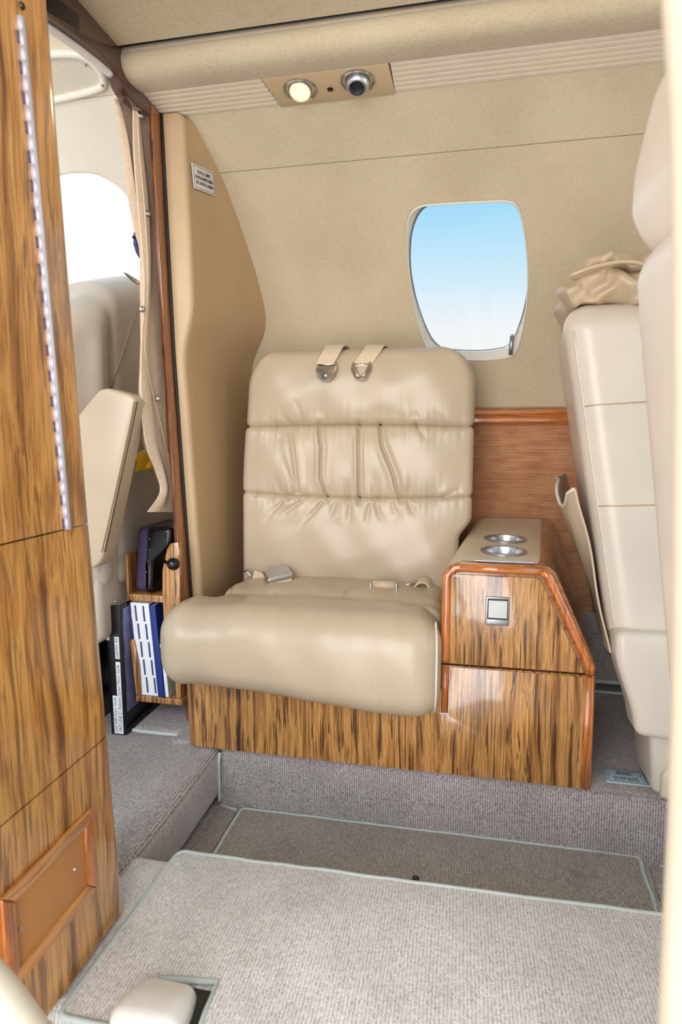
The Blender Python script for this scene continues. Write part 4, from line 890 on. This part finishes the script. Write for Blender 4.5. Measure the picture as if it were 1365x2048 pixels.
def hrw(V):
    z = V[:, 2]; V[:, 0] += .030*sm(-z, -1.16, -1.09)+.10*np.clip(z-1.20, 0, 1)**1*1.0; V[:, 1] += -.9*np.clip(z-1.19, 0, 1)**1.2; return V
rbox('headrest', (.188, .47, 1.085), (.30, .815, 1.30), .045, 'leather_white', ns, (8, 12, 20), 6, hrw)
rbox('headrest_pillow', (.20, .43, 1.04), (.34, .70, 1.165), .05, 'leather_white', ns, (8, 8, 8), 6)
# air inlet placard on the carpet between console and seat
ai = thing('air_inlet_placard', (.345, 1.27, ZL), 'pale blue air inlet placard lying on the carpet beside the console', 'placard')
cs = [atZ(*a, ZL+.001) for a in ((1207, 1564), (1292, 1573), (1290, 1546), (1207, 1537))]; cs = [np.array(v) for v in cs]; cs[1] = cs[0]+(cs[1]-cs[0])*1.05; cs[2] = cs[3]+(cs[2]-cs[3])*1.05
o_ = sum(cs)/4; rt = cs[1]-cs[0]; Wd = np.linalg.norm(rt); rt /= Wd; upd = cs[3]-cs[0]; upd -= rt*(upd@rt); Hd = np.linalg.norm(upd); upd /= Hd; nn = np.cross(rt, upd)
prism('plate', rect(o_, Wd, Hd), nn*.0022, 'blueplate', ai, .0006)
fr = rect(o_, Wd*.95, Hd*.82, .0024)
for i in range(4): tube('border', [fr[i], fr[(i+1) % 4]], .0006, 'ink', ai, 4)
text('lettering', 'AIR INLET', Hd*.34, o_+upd*Hd*.19+nn*.0024, rt, upd, 'ink', ai, width=Wd*.38); text('lettering', 'DO NOT BLOCK', Hd*.34, o_-upd*Hd*.19+nn*.0024, rt, upd, 'ink', ai, width=Wd*.58)
for s in (-1, 1):
    b_ = o_+rt*s*Wd*.42+nn*.0024; pts = [b_+rt*a*Hd+upd*b*Hd for a, b in ((-.05, -.3), (.05, -.3), (.05, .08), (.11, .08), (0, .3), (-.11, .08), (-.05, .08))]
    tube('arrow', pts, .0006, 'ink', ai, 4, True)

# ------------------------------------------------------------------ forward cabinet by the door
cb_ = thing('galley_cabinet', (-.62, .48, ZE), 'tall glossy wooden cabinet with piano hinge at the left edge of the entrance', 'cabinet')
CX = -.49
def cabw(V): return V
def edgeY(z): return np.interp(z, [.17, .8, 1.42, 1.62], [.752, .720, .697, .690])
def col(name, z0, z1, parent=cb_, xoff=0., mat='wood_big'):
    zz_ = np.linspace(z0, z1, 14); P = []
    for z in zz_:
        ye = float(edgeY(z)); R = .026; row = [(CX+xoff, .18, z), (CX+xoff, .4, z), (CX+xoff, .55, z)]
        row += [(CX+xoff-R+R*math.cos(a), ye-R+R*math.sin(a), z) for a in np.linspace(0, math.pi/2, 9)]
        row += [(CX+xoff-.1, ye, z), (CX+xoff-.14, ye-.03, z), (CX+xoff-.14, .18, z)]; P.append(row)
    V = np.array(P).reshape(-1, 3); n = len(P[0]); F = []
    for i in range(len(P)-1):
        for j in range(n): F.append([i*n+j, i*n+(j+1) % n, (i+1)*n+(j+1) % n, (i+1)*n+j])
    F += [list(range(n)), list(range((len(P)-1)*n, len(P)*n))]
    return autosmooth(mk(name, V, F, mat, parent), 40)
zs1 = float(atX(160, 1052, CX)[2]); zs2 = float(atX(205, 1480, CX)[2])
col('lower_body', ZE+.009, zs2-.0012); col('middle_body', zs2+.0012, zs1-.001); door = col('upper_door', zs1+.001, 1.615)
box('seam_shadow', (CX-.12, .2, ZE+.02), (CX-.02, .67, 1.60), 'rubber', cb_, .002)
# piano hinge
hp0 = atX(42, 34, CX+.002); hp1 = atX(136, 1058, CX+.002)
hg = tube('hinge', [hp0, (hp0+hp1)/2, hp1], .0042, 'silver', cb_, 10, label='long metal piano hinge')
NK = 38
for i in range(NK):
    a = hp0+(hp1-hp0)*(i+.02)/NK; b = hp0+(hp1-hp0)*(i+.98)/NK
    k_ = box('knuckle', (CX-.003, -.0045, 0), (CX+.0052, .0040, 1), 'silver', hg, .0015, warp=lambda V, a=a, b=b: np.c_[V[:, 0], a[1]+(b[1]-a[1])*V[:, 2]+V[:, 1]+0, a[2]+(b[2]-a[2])*V[:, 2]])
    if i % 2: box('notch', (CX-.001, -.0075, .08), (CX+.0012, -.0038, .92), 'notch', hg, .0005, warp=lambda V, a=a, b=b: np.c_[V[:, 0], a[1]+(b[1]-a[1])*V[:, 2]+V[:, 1], a[2]+(b[2]-a[2])*V[:, 2]])
# framed access panel low on the cabinet
oc = [atX(*a, CX+.001) for a in ((4, 1787), (176, 1622), (191, 1771), (38, 1962))]; oc = [np.array([CX, v[1], v[2]]) for v in oc]
y0_, y1_, z0_, z1_ = .516, .671, .269, .391; fwd_ = .020
y0_ = .505
def frame_bar(name, poly, mat): prism(name, [(CX-.001, y, z) for y, z in poly], (.008, 0, 0), mat, cb_, .0028, 3)
fw = .019
frame_bar('frame_top', [(y0_, z1_), (y1_, z1_), (y1_-fw, z1_-fw), (y0_+fw, z1_-fw)], 'mould_y'); frame_bar('frame_bottom', [(y0_, z0_), (y0_+fw, z0_+fw), (y1_-fw, z0_+fw), (y1_, z0_)], 'mould_y')
frame_bar('frame_side', [(y0_, z0_), (y0_, z1_), (y0_+fw, z1_-fw), (y0_+fw, z0_+fw)], 'mould'); frame_bar('frame_side', [(y1_, z0_), (y1_-fw, z0_+fw), (y1_-fw, z1_-fw), (y1_, z1_)], 'mould')
ap = box('access_panel', (CX-.001, y0_+fw-.003, z0_+fw-.003), (CX+.003, y1_-fw+.003, z1_-fw+.003), 'tan', cb_, .001)
for a in ((150, 1738), (40, 1857)):
    q = atX(*a, CX+.0032); lathe('screw', [(.0028, 0), (.0024, .0012), (.001, .0014), (.0008, .0008), (0, .0008)], q, (1, 0, 0), 'chrome', ap, 12)
lk = atX(44, 12, CX+.001); lathe('hinge_stop', [(.004, 0), (.003, .002), (0, .002)], lk, (1, 0, 0), 'black', cb_, 10)

# ------------------------------------------------------------------ door jamb, lower-left padding, floor latch
dj = thing('door_1', (.16, .28, .45), kind='structure')
edge = spline(np.array([atY(*a, .275) for a in ((1322, -160), (1328, -60), (1329, 0), (1333, 60), (1339, 150), (1346, 300), (1350, 600), (1350, 1000), (1347, 1400), (1342, 1560), (1340, 1650), (1330, 1850), (1321, 2048), (1316, 2200))]), 4)
edge = np.concatenate([[edge[0]+np.array([-.02, 0, 1.60-edge[0][2]])], [edge[0]+np.array([-.008, 0, .2])], edge, [edge[-1]+np.array([.0, 0, -.25])], [np.array([edge[-1][0], 0, .02])]])
P = []
for q in edge:
    row = []
    for a in np.linspace(-math.pi/2, math.pi/2, 9): row.append((q[0]+.022-.022*math.cos(a), .272+.030*math.sin(a)*-1, q[2]))
    P.append([(q[0]+.075, .302, q[2])]+row+[(q[0]+.075, .242, q[2])])
V = np.array(P).reshape(-1, 3); n_ = len(P[0]); F = []
for i in range(len(P)-1):
    for j in range(n_): F.append([i*n_+j, i*n_+(j+1) % n_, (i+1)*n_+(j+1) % n_, (i+1)*n_+j])
F += [list(range(n_)), list(range((len(P)-1)*n_, len(P)*n_))]
mk('padded_jamb', V, F, 'jamb', dj)
sp_ = thing('door_seal_pad', atY(20, 2010, .42), 'cream padded door edge in the lower left corner before the cabinet', 'door pad')
q = [np.array([-.435, .37, .54])]+[atY(*a, .37) for a in ((-60, 1900), (-20, 1950), (15, 1990), (45, 2030), (80, 2080), (120, 2140))]; q += [np.array([q[-1][0]+.012, .37, .24]), np.array([q[-1][0]+.014, .37, .095])]
tube('pad', [v+np.array([-.016, 0, -.014]) for v in q], .024, 'vinyl_pale', sp_, 14, res=5); tube('seal', [v+np.array([-.036, 0, .012]) for v in q], .007, 'vinyl_pale', sp_, 8, res=5)
ltc = thing('floor_latch', (-.345, .60, ZE), 'white domed floor latch cover with chrome catch in the mat notch', 'latch')
def domew(V):
    k = np.clip((V[:, 1]-.57)/.08, 0, 1); V[:, 2] -= .034*k*k; V[:, 0] = -.355+(V[:, 0]+.355)*(1-.30*k**2); return V
rbox('dome', (-.405, .555, ZE-.01), (-.312, .648, ZE+.040), .020, 'white_gloss', ltc, (8, 10, 4), 5, domew)
rbox('catch', (-.400, .540, ZE+.002), (-.350, .560, ZE+.024), .004, 'brushed', ltc, (3, 2, 2), 3); tube('lever', [(-.360, .553, ZE+.022), (-.345, .550, ZE+.022), (-.325, .550, ZE+.012)], .005, 'navy', ltc, 8)
box('recess_plate', (-.380, .575, ZE+.0005), (-.302, .645, ZE+.0020), 'rubber', ltc, .0005)
